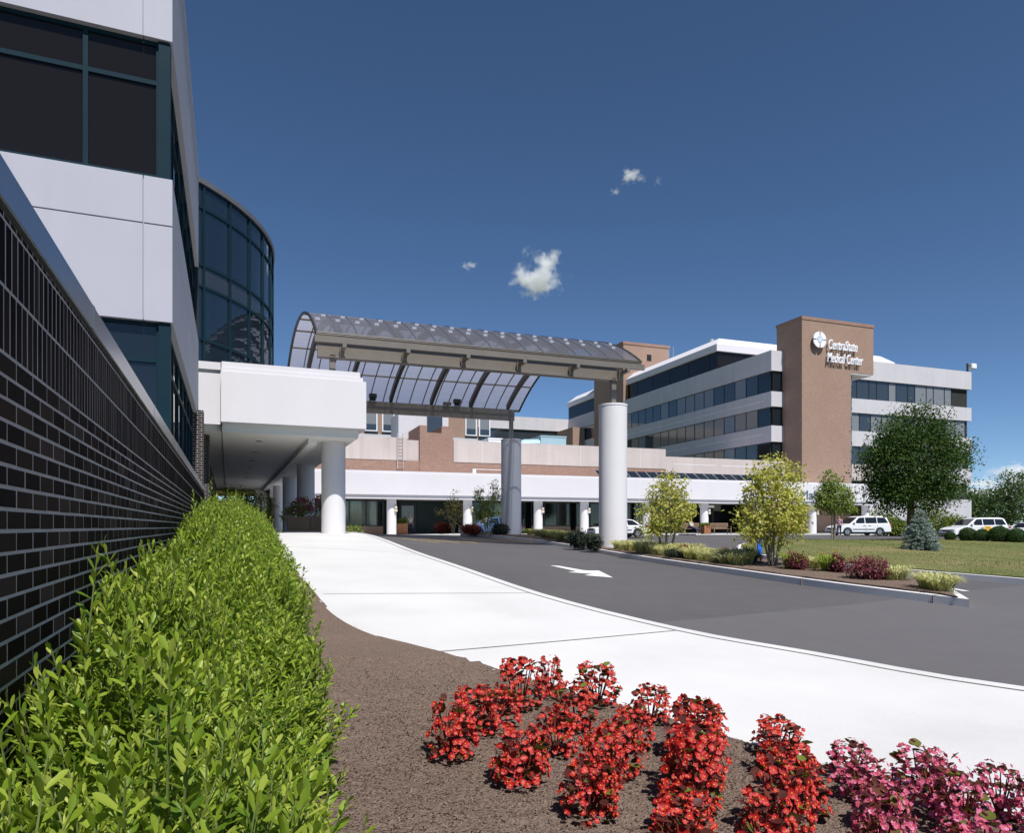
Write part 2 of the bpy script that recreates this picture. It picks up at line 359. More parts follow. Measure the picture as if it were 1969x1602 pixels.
# ground materials
def ground_mats():
    t = NT('asphalt'); a = t.noise(.18, 4); b = t.noise(120, 2); c = t.noise(2.2, 5)
    col = t.ramp(t.math('ADD', t.math('MULTIPLY', a, .45), t.math('ADD', t.math('MULTIPLY', b, .35), t.math('MULTIPLY', c, .25))), [(.3,(.074,.070,.073)),(.75,(.122,.116,.120))])
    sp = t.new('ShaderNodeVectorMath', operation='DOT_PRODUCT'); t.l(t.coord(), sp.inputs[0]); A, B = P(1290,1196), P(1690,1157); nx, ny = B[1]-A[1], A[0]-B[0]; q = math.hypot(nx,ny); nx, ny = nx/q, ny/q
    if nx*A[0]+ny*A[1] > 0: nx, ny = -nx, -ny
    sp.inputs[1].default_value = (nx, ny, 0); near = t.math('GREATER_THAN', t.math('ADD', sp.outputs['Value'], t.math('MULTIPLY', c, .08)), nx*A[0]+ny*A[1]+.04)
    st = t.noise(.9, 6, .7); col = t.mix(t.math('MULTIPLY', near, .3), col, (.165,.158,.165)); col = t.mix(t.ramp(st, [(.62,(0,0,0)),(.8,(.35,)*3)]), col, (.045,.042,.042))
    t.color(col); t.set(Roughness=.85, Specular_IOR_Level=.3); t.bump(b, .35, .004); M['asphalt'] = t.mat
    t = NT('concrete_walk'); a = t.noise(.5, 5); b = t.noise(90, 3)
    t.color(t.ramp(t.math('ADD', t.math('MULTIPLY', a, .6), t.math('MULTIPLY', b, .4)), [(.28,(.47,.46,.455)),(.5,(.58,.575,.57)),(.7,(.64,.635,.63))])); t.set(Roughness=.85, Specular_IOR_Level=.25); t.bump(b, .15, .002); M['walk'] = t.mat
    t = NT('curb_concrete'); a = t.noise(1.3, 5); b = t.noise(60, 3)
    t.color(t.ramp(t.math('ADD', t.math('MULTIPLY', a, .6), t.math('MULTIPLY', b, .4)), [(.3,(.62,.605,.60)),(.7,(.76,.745,.745))])); t.set(Roughness=.85, Specular_IOR_Level=.25); t.bump(b, .2, .003); M['curb'] = t.mat
    t = NT('mulch'); a = t.noise(.8, 4); b = t.noise(55, 5, .7); v = t.new('ShaderNodeTexVoronoi'); v.inputs['Scale'].default_value = 70; t.l(t.coord(), v.inputs['Vector'])
    h = t.math('ADD', t.math('MULTIPLY', b, .7), t.math('MULTIPLY', v.outputs['Distance'], .6))
    t.color(t.ramp(t.math('ADD', t.math('MULTIPLY', a, .25), t.math('MULTIPLY', h, .75)), [(.26,(.036,.025,.019)),(.42,(.138,.098,.077)),(.7,(.235,.173,.138))])); t.set(Roughness=.95, Specular_IOR_Level=.1); t.bump(h, .9, .03); M['mulch'] = t.mat
    t = NT('lawn'); a = t.noise(.16, 5, .6); b = t.noise(25, 4); c = t.noise(1.4, 4)
    f = t.math('ADD', t.math('MULTIPLY', a, .6), t.math('ADD', t.math('MULTIPLY', b, .15), t.math('MULTIPLY', c, .25)))
    t.color(t.ramp(f, [(.36,(.085,.120,.034)),(.50,(.150,.163,.058)),(.66,(.265,.215,.110))])); t.set(Roughness=.95, Specular_IOR_Level=.1); t.bump(b, .8, .05); M['lawn'] = t.mat
    t = NT('road_paint'); a = t.noise(30, 4); t.color(t.ramp(a, [(.35,(.60,.60,.58)),(.55,(.78,.78,.76))])); t.set(Roughness=.7); M['roadpaint'] = t.mat
    t = NT('yellow_road_paint'); a = t.noise(12, 4); t.color(t.ramp(a, [(.4,(.10,.09,.08)),(.6,(.46,.30,.06))])); t.set(Roughness=.8); M['yellowpaint'] = t.mat
    M['joint'] = rough_mat('joint_filler', (.20,.17,.15), .95, .2)
    M['patch'] = rough_mat('newer_asphalt', (.112,.106,.117), .85, .15, .4, 110, .3, .004)
ground_mats()
# ================================================================ camera, light, sky
cam = bpy.data.cameras.new('camera'); co = link(bpy.data.objects.new('camera', cam)); S.camera = co
co.rotation_euler = (R_(90), 0, -YAW); cam.sensor_width = 36; cam.lens = 36*F/1969; cam.shift_y = 212/1969; cam.clip_start = .05; cam.clip_end = 6000
SUN_EL, SHX = 57, -.09                          # shadows run towards +Y, a little to -X
sdir = Vector((-SHX, -1, 0)).normalized()*math.cos(R_(SUN_EL)); sdir.z = math.sin(R_(SUN_EL))
sl = bpy.data.lights.new('sun', 'SUN'); sl.energy = 3.8; sl.angle = R_(.53); sl.color = (1, .965, .925)
so = link(bpy.data.objects.new('sun', sl)); so.location = sdir*50; so.rotation_euler = (-sdir).to_track_quat('-Z', 'Y').to_euler()
w = bpy.data.worlds.new('World'); S.world = w; w.use_nodes = True; nt = w.node_tree; bg = nt.nodes['Background']
sky = nt.nodes.new('ShaderNodeTexSky'); sky.sky_type = 'NISHITA'; sky.sun_disc = False; sky.sun_elevation = R_(SUN_EL)
sky.sun_rotation = math.atan2(sdir.x, sdir.y); sky.air_density = 1.0; sky.dust_density = .2; sky.ozone_density = 3.0; sky.altitude = 4500
hs = nt.nodes.new('ShaderNodeHueSaturation'); hs.inputs['Saturation'].default_value = 1.08; hs.inputs['Hue'].default_value = .498; nt.links.new(sky.outputs[0], hs.inputs['Color']); nt.links.new(hs.outputs[0], bg.inputs[0]); bg.inputs[1].default_value = .073
S.view_settings.view_transform = 'Standard'; S.view_settings.look = 'None'; S.view_settings.exposure = .6; S.view_settings.gamma = 1
S.cycles.volume_bounces = 6; S.cycles.transparent_max_bounces = 16; S.cycles.max_bounces = 8

# ================================================================ ground
def far_ground():
    xs = sorted(set([-3000,-1500,-700,-300,-150]+list(range(-80,161,5))+[220,400,800,1600,3000])); n = len(xs)
    V = []; A = [(x, y) for y in xs for x in xs]; Z = garr(A)-.14
    V = [(a[0], a[1], z) for a, z in zip(A, Z)]
    Fs = [(j*n+i, j*n+i+1, (j+1)*n+i+1, (j+1)*n+i) for j in range(n-1) for i in range(n-1)]
    me = bpy.data.meshes.new('ground'); me.from_pydata(V, [], Fs); me.materials.append(M['lawn']); me.shade_smooth()
    structure(link(bpy.data.objects.new('ground', me)))
far_ground()
structure(region('road', [(-14,-12),(70,-12),(110,20),(110,62),(-6,62),(-6,30),(-14,10)], 0, M['asphalt'], 1.5, .1))
# pavement along the left building
WR = [(12.5,-2.5),(10.2,-.2),(8.3,2.2),(6.7,4.47),(6,6.3),(5.28,7.9),(4.53,10.9),(4.2,14.9),(4.0,18.4),(3.96,23.2),(3.9,26.5),(3.3,36),(2.6,50),(2.3,57)]
WLpx = [(1960,1575),(1890,1555),(1700,1500),(1560,1466),(1430,1430),(1200,1362),(1040,1312),(975,1296),(845,1255),(720,1222),(650,1188),(610,1150),(570,1100),(540,1066),(522,1032)]
WL = [P(x, y, .12) for x, y in WLpx]
WL = [(9.2,-3.5),(6.4,-.6)]+WL+[(.35,27),(-.5,36),(-2.3,57)]
WRs, WLs = smooth_line(WR, 4), smooth_line(WL, 4)
walk = structure(region('sidewalk', WRs+WLs[::-1], .12, M['walk'], .8, .3))
def strip(name, pts, wd, dz, mat, kind=True, parent=None):
    mb = MB(); pts = [Vector(p) for p in pts]; L = []
    for i, p in enumerate(pts):
        d = (pts[min(i+1,len(pts)-1)]-pts[max(i-1,0)]).normalized(); nrm = Vector((-d.y, d.x))*wd/2
        a, b = p+nrm, p-nrm; L.append(((a.x,a.y,g(a.x,a.y)+dz),(b.x,b.y,g(b.x,b.y)+dz)))
    for (a,b),(c,d) in zip(L, L[1:]): mb.quad(a, b, d, c)
    o = mb.build(name, mat, parent)
    return structure(o) if kind else o
def sub(a, b, n): return [tuple(Vector(a).lerp(Vector(b), i/n)) for i in range(n+1)]
def off(line, d):
    out = []; L = [Vector(p) for p in line]
    for i, p in enumerate(L):
        t = (L[min(i+1,len(L)-1)]-L[max(i-1,0)]).normalized(); out.append(tuple(p+Vector((-t.y, t.x))*d))
    return out
structure(region('curb', off(WRs,.16)+off(WRs,-.012)[::-1], .128, M['walk'], .8, .3))
strip('pavement_joint', off(WRs,.17), .018, .127, M['joint'])
for a, b in (((848,1254),(1304,1213)),((622,1143),(1040,1141)),((548,1052),(800,1066))):
    strip('pavement_joint', sub(P(*a,.12), P(*b,.12), 12), .02, .127, M['joint'])
# mulch bed between pavement and brick wall
def mulch_bump(x, y): return .030*noise.noise((x*1.3, y*1.3, 3))+.022*noise.noise((x*9, y*9, 1))+.016*noise.noise((x*23, y*23, 5))
cs, sn = math.cos(DL), math.sin(DL)
def Lw(x, y): return (x*cs-y*sn, x*sn+y*cs)      # left-building frame -> world
k0 = len(WLs)-8
MB_near = [p for p in WLs if p[1] < 7.2][0:]
poly_near = [(8.0,-2.9)]+[p for p in off(WLs,-.03) if -.7 < p[1] < 7.0]
lasty = poly_near[-1]
poly_near += [Lw(-.66,7.3), Lw(-.66,-2), (4,-3.5)]
def chips():
    n = 110000; x = rng.uniform(-.4, 6, n); y = rng.uniform(1.6, 8, n); pl = np.array(poly_near); c = np.zeros(n, bool)
    for i in range(len(pl)):
        x0, y0 = pl[i]; x1, y1 = pl[i-1]; q = (y0 > y) != (y1 > y); c ^= q & (x < np.where(q, (x1-x0)*(y-y0)/((y1-y0) if y1 != y0 else 1)+x0, -1e9))
    c &= rng.random(n) < np.clip((7.0-y)/2.5, 0, 1); x, y = x[c], y[c]; z = garr(np.c_[x,y])+.128+np.array([mulch_bump(a,b) for a, b in zip(x, y)]); k = len(x); ax = rdir(k); ax[:,2] *= .35; up = rdir(k)*.5+np.array([0,0,1.])
    mt = NT('bark_chips'); gi = mt.new('ShaderNodeNewGeometry'); mt.color(mt.ramp(gi.outputs['Random Per Island'], [(0,(.048,.032,.024)),(.5,(.128,.091,.070)),(1,(.24,.18,.145))])); mt.set(Roughness=.95, Specular_IOR_Level=.1)
    s_ = rng.uniform(.007,.022,k); o = inst_mesh('mulch_chips', [([(-.5,-.5,0),(.5,-.5,0),(.4,.5,0),(-.4,.5,0),(0,0,.25)], [(0,1,4),(1,2,4),(2,3,4),(3,0,4)], frames(ax, up), np.c_[x,y,z], np.c_[s_*.4, s_, s_*.5], 0)], mt.mat)
    tag(o, 'loose shredded bark chips covering the brown flower bed', 'mulch', kind='stuff')
chips()
structure(region('mulch_bed', poly_near, .125, M['mulch'], .05, .25, bump=mulch_bump))
far_edge = [p for p in off(WLs,-.03) if 7.0 <= p[1] < 28]
structure(region('mulch_bed', [lasty]+far_edge+[Lw(-.66,28), Lw(-.66,7.3)], .122, M['mulch'], .22, .25, bump=lambda x, y: mulch_bump(x, y)*.6))
structure(region('planting_bed', [p for p in WLs if p[1] >= 27]+[Lw(-.66,60),Lw(-.66,28)], .12, M['mulch'], 1, .2))
# entrance forecourt pavement
structure(region('forecourt', [(2.4,51.0),(19,51.0),(22,52.5),(70,52.5),(70,61.5),(2.2,61.5)], .12, M['walk'], 1.5, .3))
# island with the canopy columns
IN = smooth_line([(11.9,8.84),(11.45,12.4),(11.5,17.1),(12.2,22),(12.75,25.5),(12.9,30.3),(12.2,36),(11.4,40.0)], 4)
IB = smooth_line([(12.0,42.0),(13.8,42.4),(15.3,41),(15.5,36),(15.6,30),(15.2,22),(14.75,16),(14.0,11.9),(13.0,10.0)], 4)
ISL = IN+IB
structure(region('curb', ISL, .15, M['curb'], .7, .3))
cen = Vector((13.4,25))
def inset(poly, d):
    out = []; n = len(poly)
    for i in range(n):
        a, b, c = Vector(poly[i-1]), Vector(poly[i]), Vector(poly[(i+1)%n]); t = (c-a).normalized(); out.append(tuple(b+Vector((t.y,-t.x))*d))
    return out
structure(region('planting_bed', inset(ISL,.17), .158, M['mulch'], .3, .02, bump=lambda x, y: .03+.03*noise.noise((x*4,y*4,2))))
for p in (IN[1], IN[4], IN[8], IN[12], IN[16], IN[21]):     # joints in the kerb stones
    q = Vector(p); strip('curb_joint', [(q.x-.03,q.y),(q.x+.17,q.y)], .02, .155, M['joint'])
    mb = MB(); z = g(q.x,q.y); mb.box(q.x-.016-.012, q.x-.004, q.y-.01, q.y+.01, z, z+.15); structure(mb.build('curb_joint', M['joint']))
# lawn with kerb
LW = smooth_line([(21,-4),(17.6,6.5),(16.7,11.2),(16.1,14),(15.9,16.7),(16.6,20.0),(18.6,23.8),(22,26.7),(28.3,30.5),(36,33.3),(42,33),(48,31),(62,26)], 4)
LWP = LW+[(70,0),(50,-8)]
structure(region('curb', LWP, .14, M['curb'], 1.2, .3))
def lawn_bump(x, y): return .03+.03*noise.noise((x*.5,y*.5,7))
structure(region('lawn', inset(LWP,.16), .145, M['lawn'], .8, .02, bump=lawn_bump))
def lawn_grass():
    n = 90000; x = rng.uniform(16, 50, n*2); y = rng.uniform(3, 33, n*2)
    from_poly = np.array(inset(LWP, .25)); c = np.zeros(len(x), bool); m = len(from_poly)
    for i in range(m):
        x0, y0 = from_poly[i]; x1, y1 = from_poly[i-1]
        cond = ((y0 > y) != (y1 > y)); xx = np.where(cond, (x1-x0)*(y-y0)/((y1-y0) if y1 != y0 else 1)+x0, 1e9); c ^= cond & (x < xx)
    d = np.hypot(x, y); c &= (rng.random(len(x)) < np.clip((20/d)**1.5, 0, 1)); x, y = x[c][:n], y[c][:n]
    t = np.c_[x, y, garr(np.c_[x,y])+.155]
    ax = rdir(len(x)); ax[:,2] = np.abs(ax[:,2])+1.2
    o = inst_mesh('grass', [([(-.09,0,0),(.09,0,0),(0,1,0)], [(0,1,2)], frames(ax, rdir(len(x))), t, rng.uniform(.05,.09,len(x)), 0)],
        leaf_mat('grass_blade', [(0,(.10,.135,.035)),(.6,(.17,.19,.06)),(1,(.30,.25,.12))], .6, .3))
    tag(o, 'short mown grass covering the lawn', 'grass', kind='stuff')
lawn_grass()
# road markings
def flat_poly(name, pxs, dz, mat):
    pts = [P(x, y) for x, y in pxs]; mb = MB(); mb.add([(x, y, g(x, y)+dz) for x, y in pts], [tuple(range(len(pts)))]); structure(mb.build(name, mat))
flat_poly('road_arrow', [(1058,1088),(1076,1089),(1121,1097),(1131,1098),(1152,1098),(1179,1111.5),(1124,1107),(1140,1104.5),(1092,1101),(1110,1099.5)], .006, M['roadpaint'])
flat_poly('road_line', [(1818,1131),(1828,1131),(1866,1137.5),(1852,1137.5)], .006, M['roadpaint'])
for i in range(6):
    x = 840+i*36
    flat_poly('road_hatching', [(x-70,1036.5),(x-62,1036.5),(x+14,1044.5),(x+2,1044.5)], .006, M['yellowpaint'])
# ================================================================ brick garden wall (left-building frame)
def brick_wall():
    t = thing('brick_wall', 'low dark brick garden wall with metal coping behind the green hedge', 'wall', (0,0,0), DL)
    mb = MB(); x1 = -.63; top = .955; y0, y1 = -2.2, 21.2
    mb.box(-.85, x1-.0006, y0+.01, y1-.004, -1.9, top, 1)
    C = .0677; z = top-.028
    def brick(ya, yb, za, zb):
        d = random.uniform(0,.0003); mb.box(x1-.03, x1+d, ya, yb, za, zb, 0)
    y = y0
    while y < y1-.07: brick(y, y+.0577, z+.010, top-.002); y += C          # rowlock under the coping
    for k in range(2):
        z -= .203; y = y0+(0 if k else .02)
        while y < y1-.07: brick(y, min(y+.0575+random.uniform(-.003,.002)-.001, y1), z+.012, z+.203); y += C
    r = 0
    while z > -1.75:
        z -= C; y = y0+(.1016 if r % 2 else 0); r += 1
        while y < y1-.03:
            jy = random.uniform(-.002,.002); brick(y+jy, min(y+.1917, y1), z+.012+random.uniform(-.001,.001), z+C); y += .2032
    nt_ = NT('glazed_dark_brick'); gi = nt_.new('ShaderNodeNewGeometry'); n1 = nt_.noise(60, 4); n2 = nt_.noise(14, 3)
    c = nt_.ramp(gi.outputs['Random Per Island'], [(0,(.008,.006,.007)),(.5,(.015,.011,.011)),(.8,(.030,.021,.018)),(1,(.055,.043,.04))])
    nt_.color(nt_.mix(nt_.ramp(n1, [(.5,(0,0,0)),(.8,(.25,)*3)]), c, (.05,.038,.034))); nt_.l(nt_.ramp(n2, [(.3,(.30,)*3),(.7,(.55,)*3)]), nt_.b.inputs['Roughness']); nt_.bump(n1, .35, .002); nt_.set(Specular_IOR_Level=.0, Coat_Weight=.06, Coat_Roughness=.35)
    mortar = rough_mat('mortar', (.47,.44,.43), .95, .12, 6, 80, .6, .004)
    w_ = mb.build('masonry', [nt_.mat, mortar], t)
    cp = MB(); ys = [-2.2, .9, 3.95, 7.0, 10.05, 13.1, 16.15, 21.22]
    for a, b in zip(ys, ys[1:]):
        cp.box(-.93, -.612, a+.003, b-.003, .962, 1.085)
        cp.box(-.932, -.610, b-.03, b+.03, .960, 1.087) if b < 21 else None
    cp.build('coping', M['coping'], t, bevel=.004)
    return t
brick_wall()

# ================================================================ white office building on the left
def office():
    t = thing('office_building', 'white panelled office building with dark ribbon windows and a curved glass drum at its corner', 'building', (0,0,0), DL)
    X0, X1, Y0, Y1 = -9.0, -.82, 12.2, 22.5
    mb = MB(); mb.box(X0+.2, X1-.25, Y0+.25, Y1-.02, -2, 10.0, 1)
    gx = -1.235; gp = .014
    def band(z0, z1, groove):
        zz = [z0]+([groove] if groove else [])+[z1]
        for i in range(len(zz)-1):
            a = zz[i]+(.022 if i else 0); b = zz[i+1]
            for xa, xb in ((X0, -5.6), (-5.6+gp, gx), (gx+gp, X1)):
                mb.box(xa, xb, Y0, Y0+.2, a, b, 0)                       # front panels
            for ya, yb in ((Y0+.2, 17.4), (17.4+gp, Y1)):
                mb.box(X1-.2, X1, ya, yb, a, b, 0)
        mb.box(X0+.1, X1-.06, Y0+.05, Y1-.05, z0+.03, z1-.03, 0)
    band(-2, .35, None); band(3.22, 5.47, 4.72); band(7.65, 10.15, 9.2)
    mb.build('wall', [M['panel'], M['dark_in']], t)
    r = MB(); r.box(X0-.02, X1+.025, Y0-.025, Y1+.02, 10.155, 10.26); r.build('roof_edge', M['panel'], t)
    # ribbon windows: front and side panes as windows of their own
    def window(ax, a, b, z0, z1, ztr, gm):
        f = MB(); gl = MB(); e = .035
        p = (Y0+.10) if ax == 'x' else (X1-.10)
        def put(m_, u0, u1, w0, w1, d0, d1):
            if ax == 'x': m_.box(u0, u1, p+d0, p+d1, w0, w1)
            else: m_.box(p-d1, p-d0, u0, u1, w0, w1)
        for (u0,u1,w0,w1) in ((a,a+e,z0,z1),(b-e,b,z0,z1),(a+e,b-e,z0,z0+.07),(a+e,b-e,z1-.05,z1)): put(f, u0, u1, w0, w1, -.005, .12)
        if ztr: put(f, a+e, b-e, ztr-.035, ztr+.035, -.003, .10)
        put(gl, a+e, b-e, z0+.07, z1-.05, .03, .05)
        fo = f.build('window', M['teal'], t); gl.build('pane', gm, fo)
    for z0, z1, tr, gm in ((5.475, 7.64, 7.0, M['glass_brown']), (.36, 3.215, 2.62, M['glass'])):
        for a, b in ((-7.6,-5.9),(-5.9,-4.2),(-4.2,-2.02),(-2.02,-1.02)): window('x', a, b, z0, z1, tr, gm)
        f = MB(); f.box(-1.018, X1-.03, Y0+.04, Y0+.22, z0+.002, z1-.002); f.build('corner_mullion', M['teal'], t)
        n = 7
        for i in range(n):
            a = Y0+.24+i*(Y1-Y0-.4)/n; window('y', a, a+(Y1-Y0-.4)/n, z0, z1, tr, M['glass'])
    lv = MB()                                                             # dark louvred slot beside the drum
    lv.box(-1.4, -.88, Y1, Y1+.9, 5.2, 8.6)
    for i in range(5): lv.box(-.88, -.84, Y1+.02+i*.17, Y1+.10+i*.17, 5.2, 8.58)
    lv.build('louvre', M['darkframe'], t)
    # curved glass drum
    cx, cy, R = -7.45, 31.65, 9.18
    def ang(px):                                                          # bearing of a mullion seen at this column of the photo
        x, y, _ = ray(px, 0, YAWL); d = math.hypot(x, y); x, y = x/d, y/d
        b = x*cx+y*cy; q = b*b-(cx*cx+cy*cy-R*R)
        s_ = b-math.sqrt(max(q, 0)); return math.atan2(y*s_-cy, x*s_-cx)
    A = [ang(p) for p in (391,438,479,504.5,519)]; st = A[1]-A[0]
    st = (A[3]-A[0])/3
    angs = [A[0]+st*k for k in range(-1, 12)]
    zs = [5.32, 6.22, 7.97, 8.68, 10.58, 11.33]
    for k in range(len(angs)-1):
        a0, a1 = angs[k], angs[k+1]
        for j in range(len(zs)-1):
            pn = MB(); n = 4
            for q in range(n):
                u, v = a0+(a1-a0)*q/n, a0+(a1-a0)*(q+1)/n
                pn.quad((cx+R*math.cos(u),cy+R*math.sin(u),zs[j]+.03),(cx+R*math.cos(v),cy+R*math.sin(v),zs[j]+.03),(cx+R*math.cos(v),cy+R*math.sin(v),zs[j+1]-.03),(cx+R*math.cos(u),cy+R*math.sin(u),zs[j+1]-.03))
            pn.build('curved_pane', M['glass_spandrel'] if j == 2 else M['glass_drum'], t, smooth=True)
    fr = MB()
    for a in angs:
        ca, sa = math.cos(a), math.sin(a); u = Vector((-sa, ca, 0)); o = Vector((ca, sa, 0)); c = Vector((cx, cy, 0))
        p = [c+o*(R-.03)-u*.035, c+o*(R+.06)-u*.035, c+o*(R+.06)+u*.035, c+o*(R-.03)+u*.035]
        fr.prism([(q.x,q.y) for q in p], 5.32, 11.33)
    for z in zs:
        n = 48; h = .04; aa = [angs[0]+(angs[-1]-angs[0])*i/n for i in range(n+1)]
        for u, v in zip(aa, aa[1:]):
            pts = [(cx+r*math.cos(t_), cy+r*math.sin(t_)) for t_, r in ((u,R-.03),(u,R+.045),(v,R+.045),(v,R-.03))]
            fr.prism(pts, z-h, z+h)
    fr.build('drum_mullion', M['teal'], t)
    cap = MB(); cap.cyl(cx, cy, R+.10, 11.35, 11.52, 96); cap.build('drum_roof_edge', M['grey_trim'], t)
    core = MB(); core.cyl(cx, cy, R-.12, 5.35, 11.34, 64); core.build('drum_core', M['dark_in'], t)
    # dark brick piers of the ground floor beside the covered walk
    for x, ya, yb in ((-.66, 21.6, 22.2), (-.60, 25.6, 26.2)):
        b = MB(); b.box(-1.2, x, ya, yb, -1.2, 3.3); b.build('brick_pier', M['brick_dark'], t)
    b = MB(); b.box(-1.6, -.86, 22.6, 66, -1.0, 3.3); b.build('base_wall', M['brick_dark'], t)
    return t
M['glass_drum'] = glass_mat('coated_glass', (.010,.020,.032), .01, 1.8); M['glass_spandrel'] = glass_mat('grey_spandrel_glass', (.030,.038,.047), .06, 1.7)
office()

# ================================================================ covered walk with white columns
def porch():
    t = thing('covered_walkway', 'white flat roofed covered walkway on round columns in front of the glass drum', 'walkway', (0,0,0), DL)
    fy, xr, yE = 24.05, 4.38, 66.5
    f = MB(); f.box(-.23, xr, fy, yE, 3.34, 4.97)
    f.box(-.22, xr-.10, fy+.06, yE-.1, 4.97, 5.11); f.box(-.21, xr-.19, fy+.12, yE-.2, 5.11, 5.30)
    f.build('fascia', M['stucco'], t, bevel=.012)
    f = MB(); f.box(-.19, xr-.22, fy+.30, yE-.3, 3.06, 3.339); f.build('soffit', M['soffit'], t)
    f = MB(); f.box(2.55, 2.85, fy+.9, yE-.8, 2.86, 3.061); f.build('beam', M['soffit'], t)
    f = MB(); f.box(-1.3, -.232, fy+.35, yE, 3.3, 5.05); f.box(-1.3, -.234, fy+.28, yE, 5.05, 5.29); f.build('side_wall', M['stucco'], t)
    f = MB(); f.box(-.9, -.2, fy+.6, yE, 3.1, 3.3); f.build('side_soffit', M['soffit'], t)
    for k in range(5):
        y = 25.9+k*9.8
        c = MB(); c.cyl(3.53, y, .425, -1.0, 3.058, 48); c.build('column', M['column'], t, smooth=True)
    c = MB(); c.box(-.5, 4.2, 66.6, 67.0, -.9, 3.2); c.box(1.2, 4.0, 62, 66.6, 2.2, 3.05)
    c = MB(); c.box(2.0, 2.9, 60.5, 61.2, -.9, 3.055); c.build('end_pier', M['soffit'], t)
    for k in range(6):
        d = MB(); d.cyl(1.0, 26.5+k*4, .11, 3.045, 3.06, 16); d.build('downlight', M['grey_trim'], t)
porch()

# ================================================================ barrel canopy over the drive
def canopy():
    t = thing('barrel_canopy', 'grey barrel vaulted glazed canopy on bronze steel beams above the driveway', 'canopy')
    FLc, FRc, BRc, BLc = Vector((1.99,25.5,0)), Vector((15.1,25.5,0)), Vector((14.76,38.95,0)), Vector((1.45,38.95,0))
    zE, rise = 6.90, 2.12; half = 6.725; Rr = (half*half+rise*rise)/(2*rise)
    def pt(s, v, dz=0):                                                   # s along the vault 0..1, v across it 0..1
        a = FLc.lerp(FRc, s); b = BLc.lerp(BRc, s); p = a.lerp(b, v); y = (v-.5)*2*half
        p.z = zE+rise-Rr+math.sqrt(Rr*Rr-y*y)+dz+.04*v; return p
    NB, NA = 18, 28
    # glazing, one sheet per bay
    for i in range(NB):
        m = MB(); s0, s1 = i/NB, (i+1)/NB
        for j in range(NA):
            v0, v1 = j/NA, (j+1)/NA; m.quad(pt(s0,v0), pt(s1,v0), pt(s1,v1), pt(s0,v1))
        m.build('glazing_bay', M['polycarb'], t, smooth=True)
    sm = MB()
    for i in range(NB+1):                                                 # standing seams
        s_ = i/NB; e = .0016
        for j in range(NA):
            v0, v1 = j/NA, (j+1)/NA
            a, b, c, d = pt(s_-e,v0,.0), pt(s_+e,v0,.0), pt(s_+e,v1,.0), pt(s_-e,v1,.0); u = Vector((0,0,.025))
            sm.quad(a+u, b+u, c+u, d+u); sm.quad(a, a+u, d+u, d); sm.quad(b, c, c+u, b+u)
            q = Vector((0,0,-.05)); sm.quad(a+q, b+q, c+q, d+q); sm.quad(a, a+q, d+q, d); sm.quad(b, c, c+q, b+q)
    sm.build('seam', M['seam'], t)
    for k in range(8):                                                    # purlins
        v = k/7; p = MB(); p.path([pt(0,v,-.07), pt(1,v,-.07)], .045, 6); p.build('purlin', M['bronze'], t)
    for s_ in (0.0, 1.0):
        p = MB(); p.path([pt(s_,j/NA,-.02) for j in range(NA+1)], .06, 6); p.build('end_trim', M['darksteel'], t)
    for v in (0.0, 1.0):
        p = MB(); p.path([pt(0,v,-.03), pt(1,v,-.03)], .055, 6); p.build('eave_gutter', M['darksteel'], t)
    for k in range(6):                                                    # arched ribs
        s_ = .07+k*.172; m = MB(); wd = .0065
        for j in range(1, NA-1):
            v0, v1 = j/NA, (j+1)/NA
            a, b, c, d = pt(s_-wd,v0,-.12), pt(s_+wd,v0,-.12), pt(s_+wd,v1,-.12), pt(s_-wd,v1,-.12); q = Vector((0,0,-.30))
            m.quad(a,b,c,d); m.quad(a+q,b+q,c+q,d+q); m.quad(a,a+q,d+q,d); m.quad(b,c,c+q,b+q)
        m.build('arch_rib', M['bronze_dark'], t)
    # beams
    m = MB(); m.box(2.05, 14.05, 25.68, 25.88, 6.10, 6.62); m.box(2.05, 14.05, 25.58, 25.98, 6.06, 6.10); m.box(2.05, 14.05, 25.58, 25.98, 6.62, 6.66); m.build('beam', M['bronze'], t)
    m = MB(); m.box(1.90, 14.95, 24.95, 25.06, 6.42, 6.64); m.build('edge_channel', M['bronze'], t)
    m = MB(); m.box(2.0, 14.1, 38.0, 38.22, 6.16, 6.78); m.build('beam', M['bronze'], t)
    for k in range(6):
        x = FLc.x+(FRc.x-FLc.x)*(.07+k*.172); m = MB(); m.box(x-.07, x+.07, 24.9, 25.69, 6.28, 6.41); m.box(x-.10,x+.10,25.5,25.6,6.10,6.44); m.build('bracket', M['bronze'], t)
    for x, y, base in ((13.93, 25.78, 5.0), (13.93, 38.1, 5.0), (2.58, 25.78, 5.1), (2.2, 38.1, 5.1)):
        m = MB(); m.box(x-.10, x+.10, y-.10, y+.10, base, 6.16); m.build('post', M['bronze'], t)
    for x, y in ((13.93, 25.78), (13.93, 38.1)):
        z = g(x, y); m = MB(); m.cyl(x, y, .585, z-.3, 4.98, 64); o = m.build('column', M['column'], t, smooth=True)
        m = MB(); m.cyl(x, y, .60, 4.98, 5.06, 64); m.build('column_cap', M['column'], o, smooth=True)
        m = MB(); m.cyl(x, y, .5865, 2.02, 2.035, 64); m.build('pour_joint', M['curb'], o, smooth=True)
    for i in range(NB):
        for ds, v in ((.30, .105), (.72, .165)):
            p = pt((i+ds)/NB, v, .0); nrm = (pt((i+ds)/NB, v+.01)-pt((i+ds)/NB, v-.01)).normalized()
            m = MB(); m.box(-.085, .085, -.015, .015, 0, .07); m.box(-.085, .085, -.07, .07, .0, .012)
            o = m.build('snow_guard', M['clearplastic'], t, loc=p); o.rotation_euler.x = math.atan2(nrm.z, nrm.y)
